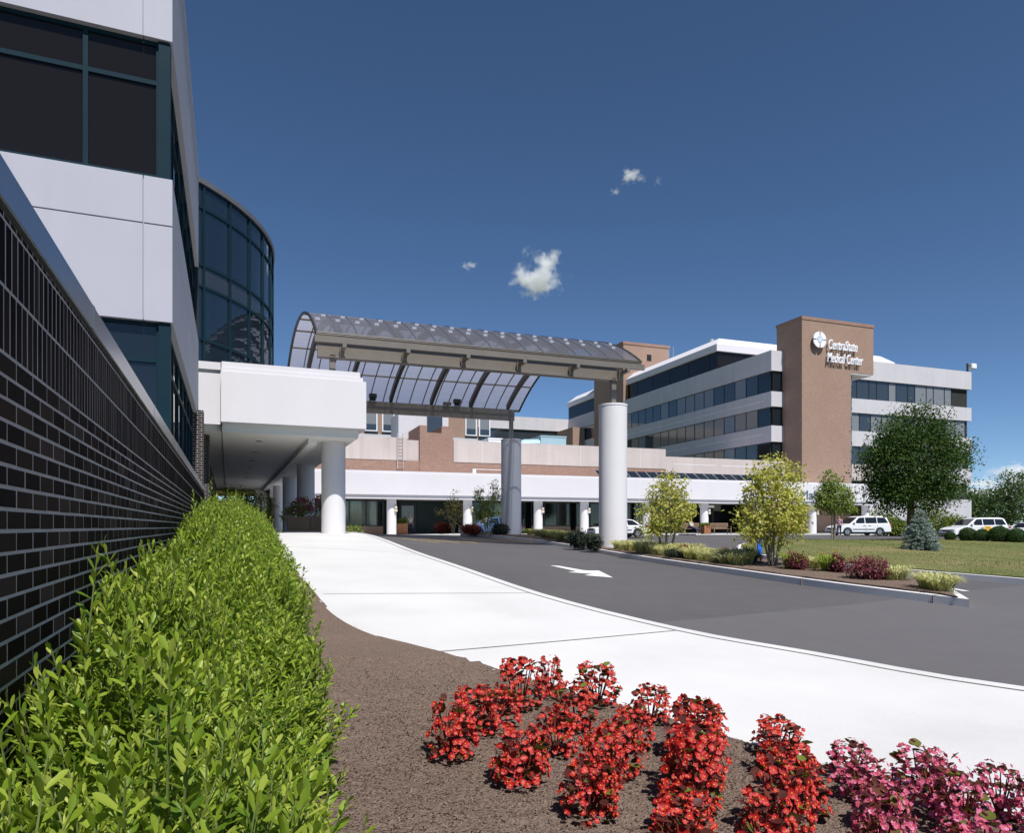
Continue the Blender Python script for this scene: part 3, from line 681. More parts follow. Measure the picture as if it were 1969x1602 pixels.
    for px in (716, 877, 858):
        x, y, z = onY(px, 781, 38.1); m = MB()
        if px == 858: m.box(-.22, .22, -.12, .12, .0, .16)
        else: m.box(-.2, .2, -.14, .14, .12, .36); m.box(-.16, .16, -.02, .02, -.02, .13)
        m.build('floodlight', M['bronze'] if px == 858 else M['black'], t, bevel=.02, loc=(x, 37.85, 6.80))
def polycarb():
    t = NT('smoked_polycarbonate'); t.n.remove(t.b)
    d = t.new('ShaderNodeBsdfDiffuse'); d.inputs[0].default_value = (.27,.275,.31,1)
    tr = t.new('ShaderNodeBsdfTranslucent'); tr.inputs[0].default_value = (.44,.44,.51,1)
    gl = t.new('ShaderNodeBsdfGlossy'); gl.inputs['Roughness'].default_value = .18; gl.inputs[0].default_value = (.8,.85,.95,1)
    fr = t.new('ShaderNodeLayerWeight'); fr.inputs[0].default_value = .25
    m1 = t.new('ShaderNodeMixShader'); m1.inputs[0].default_value = .72; m2 = t.new('ShaderNodeMixShader')
    t.l(d.outputs[0], m1.inputs[1]); t.l(tr.outputs[0], m1.inputs[2]); t.l(t.math('ADD', t.math('MULTIPLY', t.math('POWER', fr.outputs['Facing'], 3.0), .45), .04), m2.inputs[0]); tp = t.new('ShaderNodeBsdfTransparent'); tp.inputs[0].default_value = (.85,.86,.92,1); m0 = t.new('ShaderNodeMixShader'); m0.inputs[0].default_value = .24; t.l(m1.outputs[0], m0.inputs[1]); t.l(tp.outputs[0], m0.inputs[2]); t.l(m0.outputs[0], m2.inputs[1]); t.l(gl.outputs[0], m2.inputs[2]); t.l(m2.outputs[0], t.out.inputs[0])
    M['polycarb'] = t.mat
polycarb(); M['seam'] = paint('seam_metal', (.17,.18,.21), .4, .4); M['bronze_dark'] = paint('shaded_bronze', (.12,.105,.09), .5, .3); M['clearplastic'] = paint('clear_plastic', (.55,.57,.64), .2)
canopy()
# ================================================================ low entrance building
COLX = [4.0,10.6,17.2,23.8,28.4,35.0,41.5,48.0,55.0,62.3]
def entrance():
    t = thing('entrance_building', 'long low white entrance building with round columns and dark shop windows', 'building')
    XE = 63.2
    f = MB(); f.box(1.0, XE, 57.0, 57.5, 2.62, 4.40); f.box(1.0, XE-.1, 57.12, 57.5, 4.40, 4.58); f.box(1.0, XE-.05, 57.5, 62.2, 4.0, 4.50)
    f.box(1.0, XE-.08, 57.16, 57.45, 2.30, 2.62); f.build('fascia', M['stucco'], t)
    f = MB(); f.box(1.0, XE-.12, 57.45, 62, 2.36, 2.6); f.build('soffit', M['soffit'], t)
    for x in COLX:
        z = g(x, 58); c = MB(); c.cyl(x, 58.05, .40, z-.2, 2.37, 32); co_ = c.build('column', M['column'], t, smooth=True)
        if x > 5:
            l = MB(); l.box(x+.16, x+.40, 57.55, 57.72, 1.25, 1.45); l.box(x+.18, x+.38, 57.55, 57.70, 1.52, 1.70); l.box(x+.22,x+.34,57.62,57.74,1.2,1.75); l.build('wall_lamp', M['lampglow'], co_)
    W = 60.5
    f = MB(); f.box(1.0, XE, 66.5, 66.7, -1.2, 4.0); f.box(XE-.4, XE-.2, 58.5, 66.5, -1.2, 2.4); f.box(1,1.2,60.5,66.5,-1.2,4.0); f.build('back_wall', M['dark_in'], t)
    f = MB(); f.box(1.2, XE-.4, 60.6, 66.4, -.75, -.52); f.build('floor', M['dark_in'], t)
    def bay(x0, x1, n, curtain=False, green=False):
        s_ = MB(); s_.box(x0, x1, W-.1, W+.1, -1.0, .02); s_.build('sill_wall', M['brick'], t)
        wdt = (x1-x0)/n
        for i in range(n):
            a = x0+i*wdt; fr = MB()
            for (u0,u1,v0,v1) in ((a,a+.06,.02,2.36),(a+wdt-.06,a+wdt,.02,2.36),(a+.06,a+wdt-.06,.02,.10),(a+.06,a+wdt-.06,2.18,2.36)): fr.box(u0,u1,W-.06,W+.06,v0,v1)
            fo = fr.build('window', M['darkframe'], t); pn = MB(); pn.box(a+.06, a+wdt-.06, W-.01, W+.01, .10, 2.18); pn.build('pane', M['shop_glass'], fo)
        if curtain:
            c = MB(); n = 40; xa, xb = curtain
            for i in range(n):
                u, v = xa+(xb-xa)*i/n, xa+(xb-xa)*(i+1)/n; c.quad((u,W+.5+.06*math.sin(i*1.9),.1),(v,W+.5+.06*math.sin((i+1)*1.9),.1),(v,W+.5+.06*math.sin((i+1)*1.9),2.3),(u,W+.5+.06*math.sin(i*1.9),2.3))
            c.build('curtain', M['curtain'], t)
    bay(4.6, 10.3, 4, (6.3, 9.9)); bay(17.5, 23.5, 3, (20.7,23.3)); bay(24.1, 28.1, 3); bay(28.7, 34.7, 4)
    b = MB(); b.box(48.2, XE-.4, W, W+.2, -1.0, 2.38); b.build('brick_return', M['brick'], t)
    b = MB(); b.box(1.2, 4.6, W, W+.2, -1.0, 2.38); b.build('brick_return', M['brick'], t)
    # recessed side entrance with glazed door
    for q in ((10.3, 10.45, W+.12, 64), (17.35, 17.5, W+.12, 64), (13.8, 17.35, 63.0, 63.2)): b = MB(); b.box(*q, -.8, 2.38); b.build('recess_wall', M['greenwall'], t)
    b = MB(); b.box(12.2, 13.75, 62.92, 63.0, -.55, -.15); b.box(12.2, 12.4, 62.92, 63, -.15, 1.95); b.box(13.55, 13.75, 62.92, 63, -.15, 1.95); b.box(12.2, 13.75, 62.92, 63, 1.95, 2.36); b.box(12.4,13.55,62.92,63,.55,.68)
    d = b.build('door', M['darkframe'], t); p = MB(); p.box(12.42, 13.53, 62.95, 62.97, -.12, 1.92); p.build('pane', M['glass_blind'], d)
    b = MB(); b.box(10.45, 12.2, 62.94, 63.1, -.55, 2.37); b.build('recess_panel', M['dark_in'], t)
    # main entrance vestibule
    for xa, xb in ((35.3,37.2),(37.2,39.3),(39.3,40.4)):
        fr = MB()
        for (u0,u1,v0,v1) in ((xa,xa+.07,-.6,2.36),(xb-.07,xb,-.6,2.36),(xa+.07,xb-.07,-.6,-.45),(xa+.07,xb-.07,2.15,2.36)): fr.box(u0,u1,W+.4,W+.5,v0,v1)
        fo = fr.build('window', M['darkframe'], t); pn = MB(); pn.box(xa+.07, xb-.07, W+.44, W+.46, -.45, 2.15); pn.build('pane', M['shop_glass'], fo)
    b = MB(); b.box(42.6, 44.4, 60.4, 60.5, 1.95, 2.2); b.build('transom_sign', M['curtain'], t)
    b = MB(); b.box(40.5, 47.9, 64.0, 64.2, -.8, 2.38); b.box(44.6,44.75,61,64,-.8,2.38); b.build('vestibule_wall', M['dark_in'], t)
    # word on the fascia
    tx = text('fascia_lettering', 'Main', 52.35, 56.97, 2.85, 2.6, .9, M['letter_blue'], t, serif=True)
    # sloped clerestory on the roof to the right
    for i in range(21):
        x = 30.4+i*1.12; m = MB(); m.path([(x,58.57,4.50),(x,59.97,5.43)], .035, 4); so_ = m.build('skylight', M['galv'], t)
        m = MB(); m.quad((x+.03,58.6,4.48),(x+1.09,58.6,4.48),(x+1.09,60.0,5.40),(x+.03,60.0,5.40)); m.build('pane', M['glass_sky'], so_)
    # rooftop rail
    m = MB(); m.path([(17.6,57.6,4.58),(17.6,57.6,4.95),(21.2,57.6,4.95),(21.2,57.6,4.58)], .03, 5); m.box(17.5,17.8,57.5,57.7,4.55,4.95); m.build('roof_hatch_rail', M['sign_white'], t)
def text(name, s_, x0, y, z, w, h, mat, parent=None, shear=0.0, serif=False, depth=.05):
    cu = bpy.data.curves.new(name, 'FONT'); cu.body = s_; cu.size = 1; cu.shear = shear; cu.extrude = depth/2
    if not serif: cu.offset = .008
    o = link(bpy.data.objects.new(name, cu), parent); bpy.context.view_layer.update()
    dx = max(v[0] for v in o.bound_box)-min(v[0] for v in o.bound_box); cap = .70
    me = bpy.data.meshes.new_from_object(o.evaluated_get(bpy.context.evaluated_depsgraph_get())); bpy.data.objects.remove(o); o = link(bpy.data.objects.new(name, me), parent); me.materials.clear(); me.materials.append(mat)
    o.scale = (w/dx, h/cap, 1); o.rotation_euler = (R_(90), 0, 0); o.location = (x0, y-depth/2, z); return o
M['greenwall'] = rough_mat('dark_green_wall', (.025,.045,.042), .6, .2); M['glass_sky'] = glass_mat('skylight_glass', (.015,.022,.032), .04, 1.35)
entrance()

# ================================================================ concrete service block behind the entrance
def service():
    t = thing('service_building', 'beige stained concrete block with brick base behind the low entrance roof', 'building')
    Y = 62.6
    m = MB(); m.box(-1, 12.77, Y, Y+.3, 6.0, 8.05); m.box(17.2, 40.0, Y, Y+.3, 6.0, 8.05); m.box(-1, 40, Y+.3, Y+10, 4, 7.9)
    m.build('parapet', M['pink_concrete'], t)
    m = MB(); m.box(-1, 40.0, Y-.06+.1, Y+.2, 3.9, 5.995); m.build('brick_base', M['brick_red'], t)
    m = MB(); m.prism([(40.0,Y),(70.0,Y),(70.0,Y+8),(40.0,Y+8)], 5.45, 7.3); m.build('grooved_parapet', M['pink_concrete'], t)
    for k in range(4):
        m = MB(); a = 41+k*6.0; m.box(a, a+5.2, Y-.01, Y+.02, 6.5, 6.58); m.build('groove', M['curb'], t)
    for k in range(6):
        m = MB(); x = 20+k*3.4; m.box(x, x+.03, Y-.006, Y+.02, 6.0, 8.05); m.build('panel_joint', M['curb'], t)
    # brick stair block with a louvred opening
    z1 = 9.26; m = MB(); m.box(14.0, 14.68, Y-.05, Y+5, 3.9, z1); m.box(16.05, 17.15, Y-.05, Y+5, 3.9, z1); m.box(14.68, 16.05, Y-.05, Y+5, 3.9, 8.62)
    b = m.build('stair_block', M['brick_red'], t)
    m = MB(); m.box(13.1, 18.15, 68, 72, 7, 11.2); w_ = m.build('white_bay', M['wing'], t); m = MB(); m.box(15.95, 17.5, 67.9, 67.99, 8.8, 11.1); m.build('window', M['glass_far'], w_)
service()

# ================================================================ brick wing behind the service block
def brick_wing():
    t = thing('brick_wing', 'tan brick hospital wing with paired sash windows seen below the canopy beam', 'building')
    Y = 85.0; m = MB(); m.box(-8, 26.6, Y, Y+14, 4, 14.1); m.build('wall', M['brick'], t)
    m = MB(); m.box(-8, 26.5, Y-.12, Y, 9.2, 11.2); m.build('white_band', M['wing'], t)
    def win(px):
        x, _, z = onY(px, 0, Y); f = MB(); f.box(x-.75, x+.75, Y-.1, Y-.001, 11.55, 14.0); fo = f.build('window', M['sign_white'], t)
        p = MB(); p.box(x-.62, x+.62, Y-.125, Y-.101, 11.7, 12.4); p.build('pane', M['glass_far'], fo)
        p = MB(); p.box(x-.62, x+.62, Y-.124, Y-.101, 12.42, 13.9); p.build('blind', M['glass_blind'], fo)
        p = MB(); p.box(x-.8, x+.8, Y-.13, Y-.001, 11.2, 11.54); p.build('sill', M['darkframe'], fo)
    for px in (602, 640, 670, 714, 747, 906, 932): win(px)
brick_wing()

# ================================================================ ward building with ribbon windows
def ward():
    t = thing('ward_building', 'white four storey hospital block with dark ribbon windows and a set back top floor', 'building')
    XA, YA, XB, YB = 53.9, 63.0, 85.5, 116.8
    lev = [(17.44,19.7),(13.44,15.12),(9.5,11.3),(5.4,7.36),(-1.2,3.4)]
    m = MB()
    for z0, z1 in lev:
        m.box(XA, 62, YA, YB, z0, z1); m.box(62, XB, YA+.2, 82, z0+.002, z1-.002)
    m.build('spandrel', M['wing'], t)
    m = MB(); m.box(XA+.35, 61.9, YA+.35, YB-.2, -1, 19.5); m.box(61.9, XB-.35, YA+.55, 81.8, -1, 19.5); m.build('core', M['dark_in'], t)
    g_ = MB()
    for z in (14.2, 10.45, 6.4):
        for k in range(5):
            a = YA+1.2+k*7.0; g_.box(XA-.012, XA+.02, a, a+6.2, z-.06, z+.06)
    g_.build('reveal', M['curb'], t)
    meshes = {}
    def win(ax, u, w_, z0, z1, mat):
        key = (ax, round(w_,2), round(z1-z0,2), mat.name)
        if key not in meshes:
            f = MB(); p = MB(); e = .06; h = z1-z0
            for (a,b,c,d) in ((0,e,0,h),(w_-e,w_,0,h),(e,w_-e,0,e),(e,w_-e,h-e,h)):
                f.box(a,b,-.03,.06,c,d) if ax == 'x' else f.box(-.03,.06,a,b,c,d)
            p.box(e,w_-e,0,.03,e,h-e) if ax == 'x' else p.box(0,.03,e,w_-e,e,h-e)
            fo = f.build('window', M['darkframe'], t); p.build('pane', mat, fo); meshes[key] = fo; o = fo
        else: o = copy_tree(meshes[key], t)
        o.location = (u, YA+.42 if u > 62 else YA+.2, z0) if ax == 'x' else (XA+.2, u, z0)
    rr = random.Random(4)
    strips = [(15.125,17.435),(11.305,13.435),(7.365,9.495)]
    for fi, (z0, z1) in enumerate(strips):
        y = YA+.4
        for k in range(20):
            q = rr.random(); far = k > 4+fi*0
            mat = M['glass_far'] if q < (.3 if fi == 0 else .18) else (M['glass_blind'] if fi == 0 else (M['glass_beige'] if q > .38 else M['glass_blind']))
            if k < 1: mat = M['glass']
            if k > 13 and fi == 0: mat = M['glass_beige'] if q > .3 else M['glass_far']
            win('y', y, 2.05, z0, z1, mat); y += 2.05
        win('x', XA+.35, 1.6, z0, z1, M['glass'])
        x = 63.6
        for k in range(12):
            wd = (1.9,1.2)[k % 2] if fi == 0 else 1.75
            if x+wd > XB-.3: break
            win('x', x, wd, z0, z1, M['glass_blind'] if rr.random() < .6 else M['glass_far']); x += wd
        m = MB(); m.box(XA+.15, XA+.2, YA+41.5, YB-.3, z0, z1); m.build('window_strip', M['glass_far'], t)
    # top floor, set back, with a sloping fascia
    px0, py0 = 54.2, 73.2
    m = MB(); m.box(px0+.3, 78, py0+.3, 118, 19.6, 22.1); m.build('top_floor_glazing', M['glass_brown'], t)
    m = MB(); m.add([(px0,py0,22.1),(84,py0,22.1),(84,118,22.1),(px0,118,22.1),(px0,py0,22.95),(84,py0,22.95),(84,118,22.95),(px0,118,22.95),
                     (px0+1.3,py0+1.3,24.05),(82.7,py0+1.3,24.05),(82.7,116.7,24.05),(px0+1.3,116.7,24.05)],
          [(0,1,2,3),(0,1,5,4),(1,2,6,5),(2,3,7,6),(3,0,4,7),(4,5,9,8),(5,6,10,9),(6,7,11,10),(7,4,8,11),(8,9,10,11)]); m.build('roof', M['stucco'], t)
    m = MB()
    for k in range(8): m.box(px0+.25, px0+.32, py0+2+k*4.5, py0+2.1+k*4.5, 19.7, 22.09)
    m.build('mullion', M['darkframe'], t)
    # far cross wing
    m = MB()
    for z0, z1 in lev: m.box(20, XA-.01, YB, YB+10, z0, z1)
    m.build('cross_wing', M['wing'], t)
    m = MB(); m.box(20, XA, YB+.3, YB+9, 0, 19); m.build('cross_wing_glazing', M['glass_far'], t)
    m = MB(); m.box(51.6, XA-.02, 110, 116.7, 4, 17.3); m.build('brick_corner', M['brick'], t)
    # roof clutter
    m = MB(); m.path([(58,79.5,23.9),(58,79.5,25.4)], .35, 10); m.build('vent_pipe', M['galv'], t)
    m = MB(); m.path([(57.6,76.9,23.9),(57.6,76.9,24.7),(61.6,76.9,24.7),(61.6,76.9,23.9)], .03, 4); m.build('roof_rail', M['galv'], t)
    m = MB(); n = 14
    for i in range(5):
        for j in range(n):
            a0, a1 = 2*math.pi*j/n, 2*math.pi*(j+1)/n; b0, b1 = i*.28, (i+1)*.28
            Q = lambda a,b: (59.5+1.9*math.sin(b)*math.cos(a), 85.5+1.9*math.sin(b)*math.sin(a), 24.0+1.7*math.cos(b)-.25)
            m.quad(Q(a0,b0),Q(a1,b0),Q(a1,b1),Q(a0,b1))
    m.build('roof_dome', M['hvac'], t, smooth=True)
    m = MB(); m.path([(58.3,91,23.9),(58.3,91,25.1)], .45, 8); m.path([(59.2,90.6,23.9),(59.2,90.6,27.2)], .05, 5); m.build('vent_pipe', M['galv'], t)
ward()

def stair_tower():
    t = thing('stair_tower', 'tall plain tan brick stair tower rising behind the canopy end', 'tower')
    m = MB(); m.box(53.7, 62.0, 96.0, 106.0, -1, 28.5); m.build('wall', M['brick'], t)
    m = MB(); m.box(53.6, 62.1, 95.9, 106.1, 28.5, 28.9); m.build('coping', M['brick_red'], t)
    m = MB(); m.box(57.9, 58.7, 95.96, 96.02, 26.2, 27.2); m.build('vent', M['black'], t)
stair_tower()

def brick_tower():
    t = thing('brick_tower', 'tan brick tower carrying the hospital sign with an overhanging right top corner', 'tower')
    X0, X1, X2, Y = 55.6, 62.5, 65.8, 60.2
    m = MB(); m.box(X0, X1, Y, 64.1, -1, 17.25); m.box(X0, X2, Y, 64.11, 17.25, 22.55); m.build('wall', M['brick'], t)
    m = MB(); m.box(X0-.06, X2+.06, Y-.06, 64.2, 22.55, 22.9); m.build('coping', M['brick_red'], t)
    m = MB(); m.box(X1+.01, X2-.05, Y+.05, 63.1, 17.12, 17.245); m.build('soffit', M['soffit'], t)
    # curved glass strip
    p = MB(); n = 10
    for i in range(n):
        a, b = -math.pi/2+i*math.pi/2/n, -math.pi/2+(i+1)*math.pi/2/n; q = lambda u: (X1+1.25*math.cos(u)*1.0, Y+1.6+1.25*math.sin(u))
        p.quad((*q(a),-1),(*q(b),-1),(*q(b),17.1),(*q(a),17.1))
    s_ = p.build('curved_glazing', M['glass_tower'], t, smooth=True)
    m = MB()
    for z in (3.5, 7.3, 9.5, 11.3, 13.4, 15.1):
        for i in range(n):
            a, b = -math.pi/2+i*math.pi/2/n, -math.pi/2+(i+1)*math.pi/2/n; q = lambda u, r: (X1+r*math.cos(u), Y+1.6+r*math.sin(u))
            m.prism([q(a,1.2),q(a,1.28),q(b,1.28),q(b,1.2)], z-.06, z+.06)
    m.build('mullion', M['darkframe'], s_)
M['glass_tower'] = glass_mat('grey_tower_glass', (.07,.085,.11), .06, 1.9)
brick_tower()

def tower_sign():
    t = thing('building_sign', 'white round emblem and white slanted lettering mounted on the brick tower', 'sign')
    x, y, z = onY(1571, 655, 60.2); m = MB(); r = .88
    for k in range(4):                                                    # four quarter shells round a centre disc
        a0 = k*math.pi/2+.10; n = 12; aa = [a0+(math.pi/2-.20)*i/n for i in range(n+1)]
        m.prism([(x+r*math.cos(a), z+r*math.sin(a)) for a in aa]+[(x+.36*math.cos(a), z+.36*math.sin(a)) for a in aa[::-1]], 59.72, 59.85, 'y')
    o = m.build('emblem', M['sign_white'], t)
    m = MB(); m.prism([(x+.30*math.cos(a*math.pi/10), z+.30*math.sin(a*math.pi/10)) for a in range(20)], 59.70, 59.86, 'y'); m.build('emblem_centre', M['sign_pale'], o)
    m = MB(); m.box(x-.82, x+.82, 59.86, 59.9, z-.035, z+.035); m.box(x-.035, x+.035, 59.862, 59.902, z-.85, z+.85); m.prism([(x+.84*math.cos(a*math.pi/12), z+.84*math.sin(a*math.pi/12)) for a in range(24)], 59.905, 59.94, 'y'); m.build('emblem_back', M['sign_grey2'], o)
    text('lettering', 'CentraState', 58.85, 59.99, 19.55, 4.15, 1.06, M['sign_white'], t, .22, depth=.16)
    text('lettering', 'Medical Center', 58.75, 59.99, 18.10, 5.1, 1.06, M['sign_white'], t, .22, depth=.16)
M['sign_pale'] = paint('sign_pale_blue', (.62,.68,.82), .4); M['sign_grey2'] = paint('sign_grey_back', (.20,.21,.27), .5)
tower_sign()

def roof_things():
    def unit(name, lab, cat, px, y, w_, d, h, z0, mat):
        x = onY(px, 0, y)[0]; t = thing(name, lab, cat, (x, y, z0)); m = MB(); m.box(-w_/2, w_/2, 0, d, 0, h); m.box(-w_/2-.06, w_/2+.06, -.06, d+.06, h, h+.12); m.build('casing', mat, t)
        m = MB(); m.box(-w_/2+.2, w_/2-.3, -.02, 0, .25, h-.2); m.build('service_panel', mat, t)
        return t
    t = unit('rooftop_unit', 'large pale blue air handling unit on the flat roof between the canopy columns', 'rooftop unit', 1065, 70, 3.0, 3, 1.7, 8.1, M['hvac'])
    m = MB(); m.path([(-1.5,.6,1.0),(-3.2,.6,.9),(-4.6,.5,.4)], [.5,.5,.4], 10); m.build('duct', M['hvac'], t, smooth=True)
    unit('rooftop_unit', 'white roof unit left of the middle canopy column', 'rooftop unit', 953, 68, 1.5, 2, .95, 8.05, M['sign_white'])
    unit('rooftop_unit', 'low pale blue duct box on the roof behind the concrete parapet', 'rooftop unit', 893, 68, 4.6, 2, .45, 8.05, M['hvac'])
    unit('rooftop_unit', 'small white unit at the left roof edge above the ladder', 'rooftop unit', 735, 68, 4.2, 2, .55, 7.95, M['hvac'])
    for px, y, r, lab in ((1148, 68, 2.2, 'pale blue roof dome left of the tall right canopy column'), (1225, 68, 2.6, 'pale blue roof dome right of the tall right canopy column')):
        x = onY(px, 0, y)[0]; m = MB(); n = 20
        for i in range(6):
            for j in range(n):
                Q = lambda a, b: (r*math.sin(b)*math.cos(a), r*.6*math.sin(b)*math.sin(a), .95*math.cos(b))
                a0, a1 = 2*math.pi*j/n, 2*math.pi*(j+1)/n; m.quad(Q(a0,i*.262),Q(a1,i*.262),Q(a1,(i+1)*.262),Q(a0,(i+1)*.262))
        tag(m.build('roof_dome', M['hvac'], None, True, loc=(x, y, 7.7)), lab, 'roof dome')
    x, y, z = onY(770, 0, 62.5); m = MB()
    for k in range(2): m.path([(x-.25+k*.5, 62.45, 5.2), (x-.25+k*.5, 62.45, 8.4), (x-.25+k*.5, 62.7, 8.4)], .035, 5)
    for k in range(10): m.path([(x-.25, 62.45, 5.4+k*.3), (x+.25, 62.45, 5.4+k*.3)], .02, 4)
    tag(m.build('roof_ladder', M['pink_concrete']), 'pale fixed ladder on the beige concrete parapet', 'ladder')
    x, y, z = 85.2, 63.4, 19.7
    t = thing('roof_floodlight', 'white floodlight on a short black post at the far roof corner', 'floodlight', (x, y, z))
    m = MB(); m.path([(-.15,0,-.02),(-.15,0,1.1)], .13, 6); m.path([(-.15,0,.85),(.35,0,.85)], .05, 5); m.build('post', M['black'], t)
    m = MB(); m.box(.2, 1.1, -.35, .35, .45, 1.1); m.build('lamp_head', M['sign_white'], t, bevel=.06)
roof_things()
# ================================================================ hedge
def shrub_mesh(seed, R, H, shoots, small=False):
    r0 = np.random.default_rng(seed); ax = []; t = []; sc = []; up = []; tip_ = []; st = MB()
    for i in range(shoots):
        th = r0.uniform(0, 2*math.pi); rr = math.sqrt(r0.random()); u = r0.random()
        rad = R*rr*(.97 if u > .3 else 1); top = H*(1-.30*rr**2)*((1 if u < .9 else 1.13) if u > .3 else r0.uniform(.35,.85))*r0.uniform(.78,1.14)
        if u <= .3: rad = R*r0.uniform(.8,1.05 if u > .07 else 1.32)
        tip = np.array([rad*math.cos(th), rad*math.sin(th), top])
        lean = np.array([math.cos(th)*rr*.35+r0.normal()*.12, math.sin(th)*rr*.35+r0.normal()*.12, 1.0])
        if u <= .3: lean[2] = .55
        lean /= np.linalg.norm(lean); L = r0.uniform(.26,.46); base = tip-lean*L
        st.path([Vector(base), Vector(base+lean*L*.6), Vector(tip)], [.004,.003,.0018], 4)
        nl = int(L/(.015 if not small else .02)); ph = r0.uniform(0, 6.28)
        e1 = np.cross(lean, [.3,.5,.81]); e1 /= np.linalg.norm(e1); e2 = np.cross(lean, e1)
        for k in range(nl):
            f = (k+.5)/nl; p = base+lean*L*f; a = ph+k*2.4
            out = e1*math.cos(a)+e2*math.sin(a); el = R_(16+48*f**1.6+r0.normal()*10); tip_.append(f > r0.uniform(.45,.8))
            d = out*math.cos(el)+lean*math.sin(el)
            ax.append(d); t.append(p); up.append(lean*1.0+r0.normal(size=3)*.18); sc.append(r0.uniform(.048,.072)*(1.0 if f < .85 else .72)*(1.25 if small else 1))
    ax = np.array(ax); lf = (LEAF if not small else ([(0,0,0),(-.19,.55,.04),(0,.55,.0),(.19,.55,.04),(0,1,0)], [(0,2,1),(0,3,2),(1,2,4),(2,3,4)]))
    return lf, (frames(ax, np.array(up)), np.array(t), np.array(sc), np.array(tip_)), st
def hedge():
    protos = []
    for k in range(7):
        small = k >= 4; lf, (Rm, t, sc, tp), st = shrub_mesh(100+k, .42, 1.0, 190 if not small else 130, small)
        root = thing('hedge_shrub', 'leafy bright green shrub in the dense hedge along the dark brick wall', 'shrub', group='shrubs of the green hedge along the brick wall')
        inst_mesh('foliage', [(lf[0], lf[1], Rm[~tp], t[~tp], sc[~tp], 0), (lf[0], lf[1], Rm[tp], t[tp], sc[tp], 1)], [M['hedge'], M['hedge_tip']], root, smooth=True)
        n = len(st.v); st.path([(0,0,-.1),(0,0,.3)], .02, 6)
        for q in range(9):
            a = q*.7; st.path([(0,0,.02),(.16*math.cos(a),.16*math.sin(a),.35),(.26*math.cos(a),.26*math.sin(a),.62)], [.012,.009,.005], 5)
        st.build('stem', M['stemgreen'], root); protos.append([root, False])
    rr = random.Random(11); yy = .95
    while yy < 25.5:
        o_ = float(np.interp(yy, [0,2.5,4,6,9,18,26], [-.16,-.08,.10,.27,.38,.6,.7])); rows = [-.40, o_] if yy < 5 else [-.36, (o_-.36)/2, o_]
        for j, x in enumerate(rows):
            xx = x+rr.uniform(-.07,.07); y = yy+rr.uniform(-.12,.12)
            k = rr.randrange(4) if yy < 6 else 4+rr.randrange(3)
            o = protos[k][0] if not protos[k][1] else copy_tree(protos[k][0]); protos[k][1] = True
            wx, wy = Lw(xx, y); 
            h = (.93 if yy < 2.2 else (1.05 if yy < 4 else 1.2)) if j == 0 else (.90 if yy < 3.0 else (.98 if j == 1 else .78))
            if yy > 12: h = 1.08 if j < 2 else .85
            h *= rr.uniform(.80,1.16); o.location = (wx, wy, g(wx,wy)+.10); o.rotation_euler.z = rr.uniform(0, 6.28); q = rr.uniform(.92,1.08); o.scale = (q, q, h)
        yy += .50 if yy < 6 else .58
hedge()

# ================================================================ begonias
ORD = ['first','second','third','fourth','fifth','sixth','seventh']
def begonia_mesh(seed, petal):
    r0 = np.random.default_rng(seed); n = 150
    d = rdir(n*2); d[:,2] = np.abs(d[:,2]); d = d[:n]
    hgt = r0.uniform(.03,.30,n); prof = .145*np.sqrt(np.clip(1-((hgt-.08)/.28)**2, .05, 1))
    th = r0.uniform(0, 6.28, n); rad = prof*np.sqrt(r0.uniform(.35,1,n))
    pos = np.c_[rad*np.cos(th), rad*np.sin(th), hgt]
    nrm = np.c_[np.cos(th)*rad/.15, np.sin(th)*rad/.15, np.full(n,.55)]+r0.normal(size=(n,3))*.3+np.array([0,-.45,0])
    # each flower: 4 petals (2 wide, 2 narrow) and a yellow centre
    PET = ([(0,0,0),(-.42,.35,.05),(-.5,.75,.16),(0,1,.22),(.5,.75,.16),(.42,.35,.05),(0,.5,.02)], [(0,6,1),(1,6,2),(2,6,3),(3,6,4),(4,6,5),(5,6,0)])
    Z = nrm/np.linalg.norm(nrm, axis=1, keepdims=True); ref = rdir(n); X = np.cross(ref, Z); X /= np.linalg.norm(X, axis=1, keepdims=True); Y = np.cross(Z, X)
    groups = []; s = r0.uniform(.012,.020,n)
    for k in range(4):
        a = k*math.pi/2; ax = X*math.cos(a)+Y*math.sin(a); wide = 1.0 if k % 2 == 0 else .72
        groups.append((PET[0], PET[1], frames(ax, Z), pos, np.c_[s*wide*1.1, s, s]*1.0, 0))
    groups.append(([(-.15,-.15,.14),(.15,-.15,.14),(.15,.15,.14),(-.15,.15,.14),(0,0,.3)], [(0,1,4),(1,2,4),(2,3,4),(3,0,4)], np.stack([X,Y,Z],-1), pos, s, 1))
    # round glossy leaves
    m = 52; th = r0.uniform(0,6.28,m); hz = r0.uniform(.02,.30,m); pr = .135*np.sqrt(np.clip(1-((hz-.05)/.30)**2,.08,1))*np.sqrt(r0.uniform(.3,1,m))
    lp = np.c_[pr*np.cos(th)*.8, pr*np.sin(th)*.8, hz-.015]; ax = np.c_[np.cos(th), np.sin(th), r0.uniform(-.1,.8,m)]+r0.normal(size=(m,3))*.25
    RL = ([(0,0,0),(-.42,.25,.06),(-.5,.6,.08),(-.2,.95,.02),(0,1.05,0),(.25,.92,.02),(.5,.55,.08),(.4,.2,.06),(0,.5,-.03)], [(0,8,1),(1,8,2),(2,8,3),(3,8,4),(4,8,5),(5,8,6),(6,8,7),(7,8,0)])
    lg = [(RL[0], RL[1], frames(ax, np.tile([0,0,1.],(m,1))+r0.normal(size=(m,3))*.3), lp, r0.uniform(.035,.062,m), 0)]
    st = MB()
    for k in range(8):
        a = k*.8; st.path([(0,0,-.03),(.04*math.cos(a),.04*math.sin(a),.1),(.08*math.cos(a),.08*math.sin(a),.24)], [.006,.005,.003], 5)
    return groups, lg, st
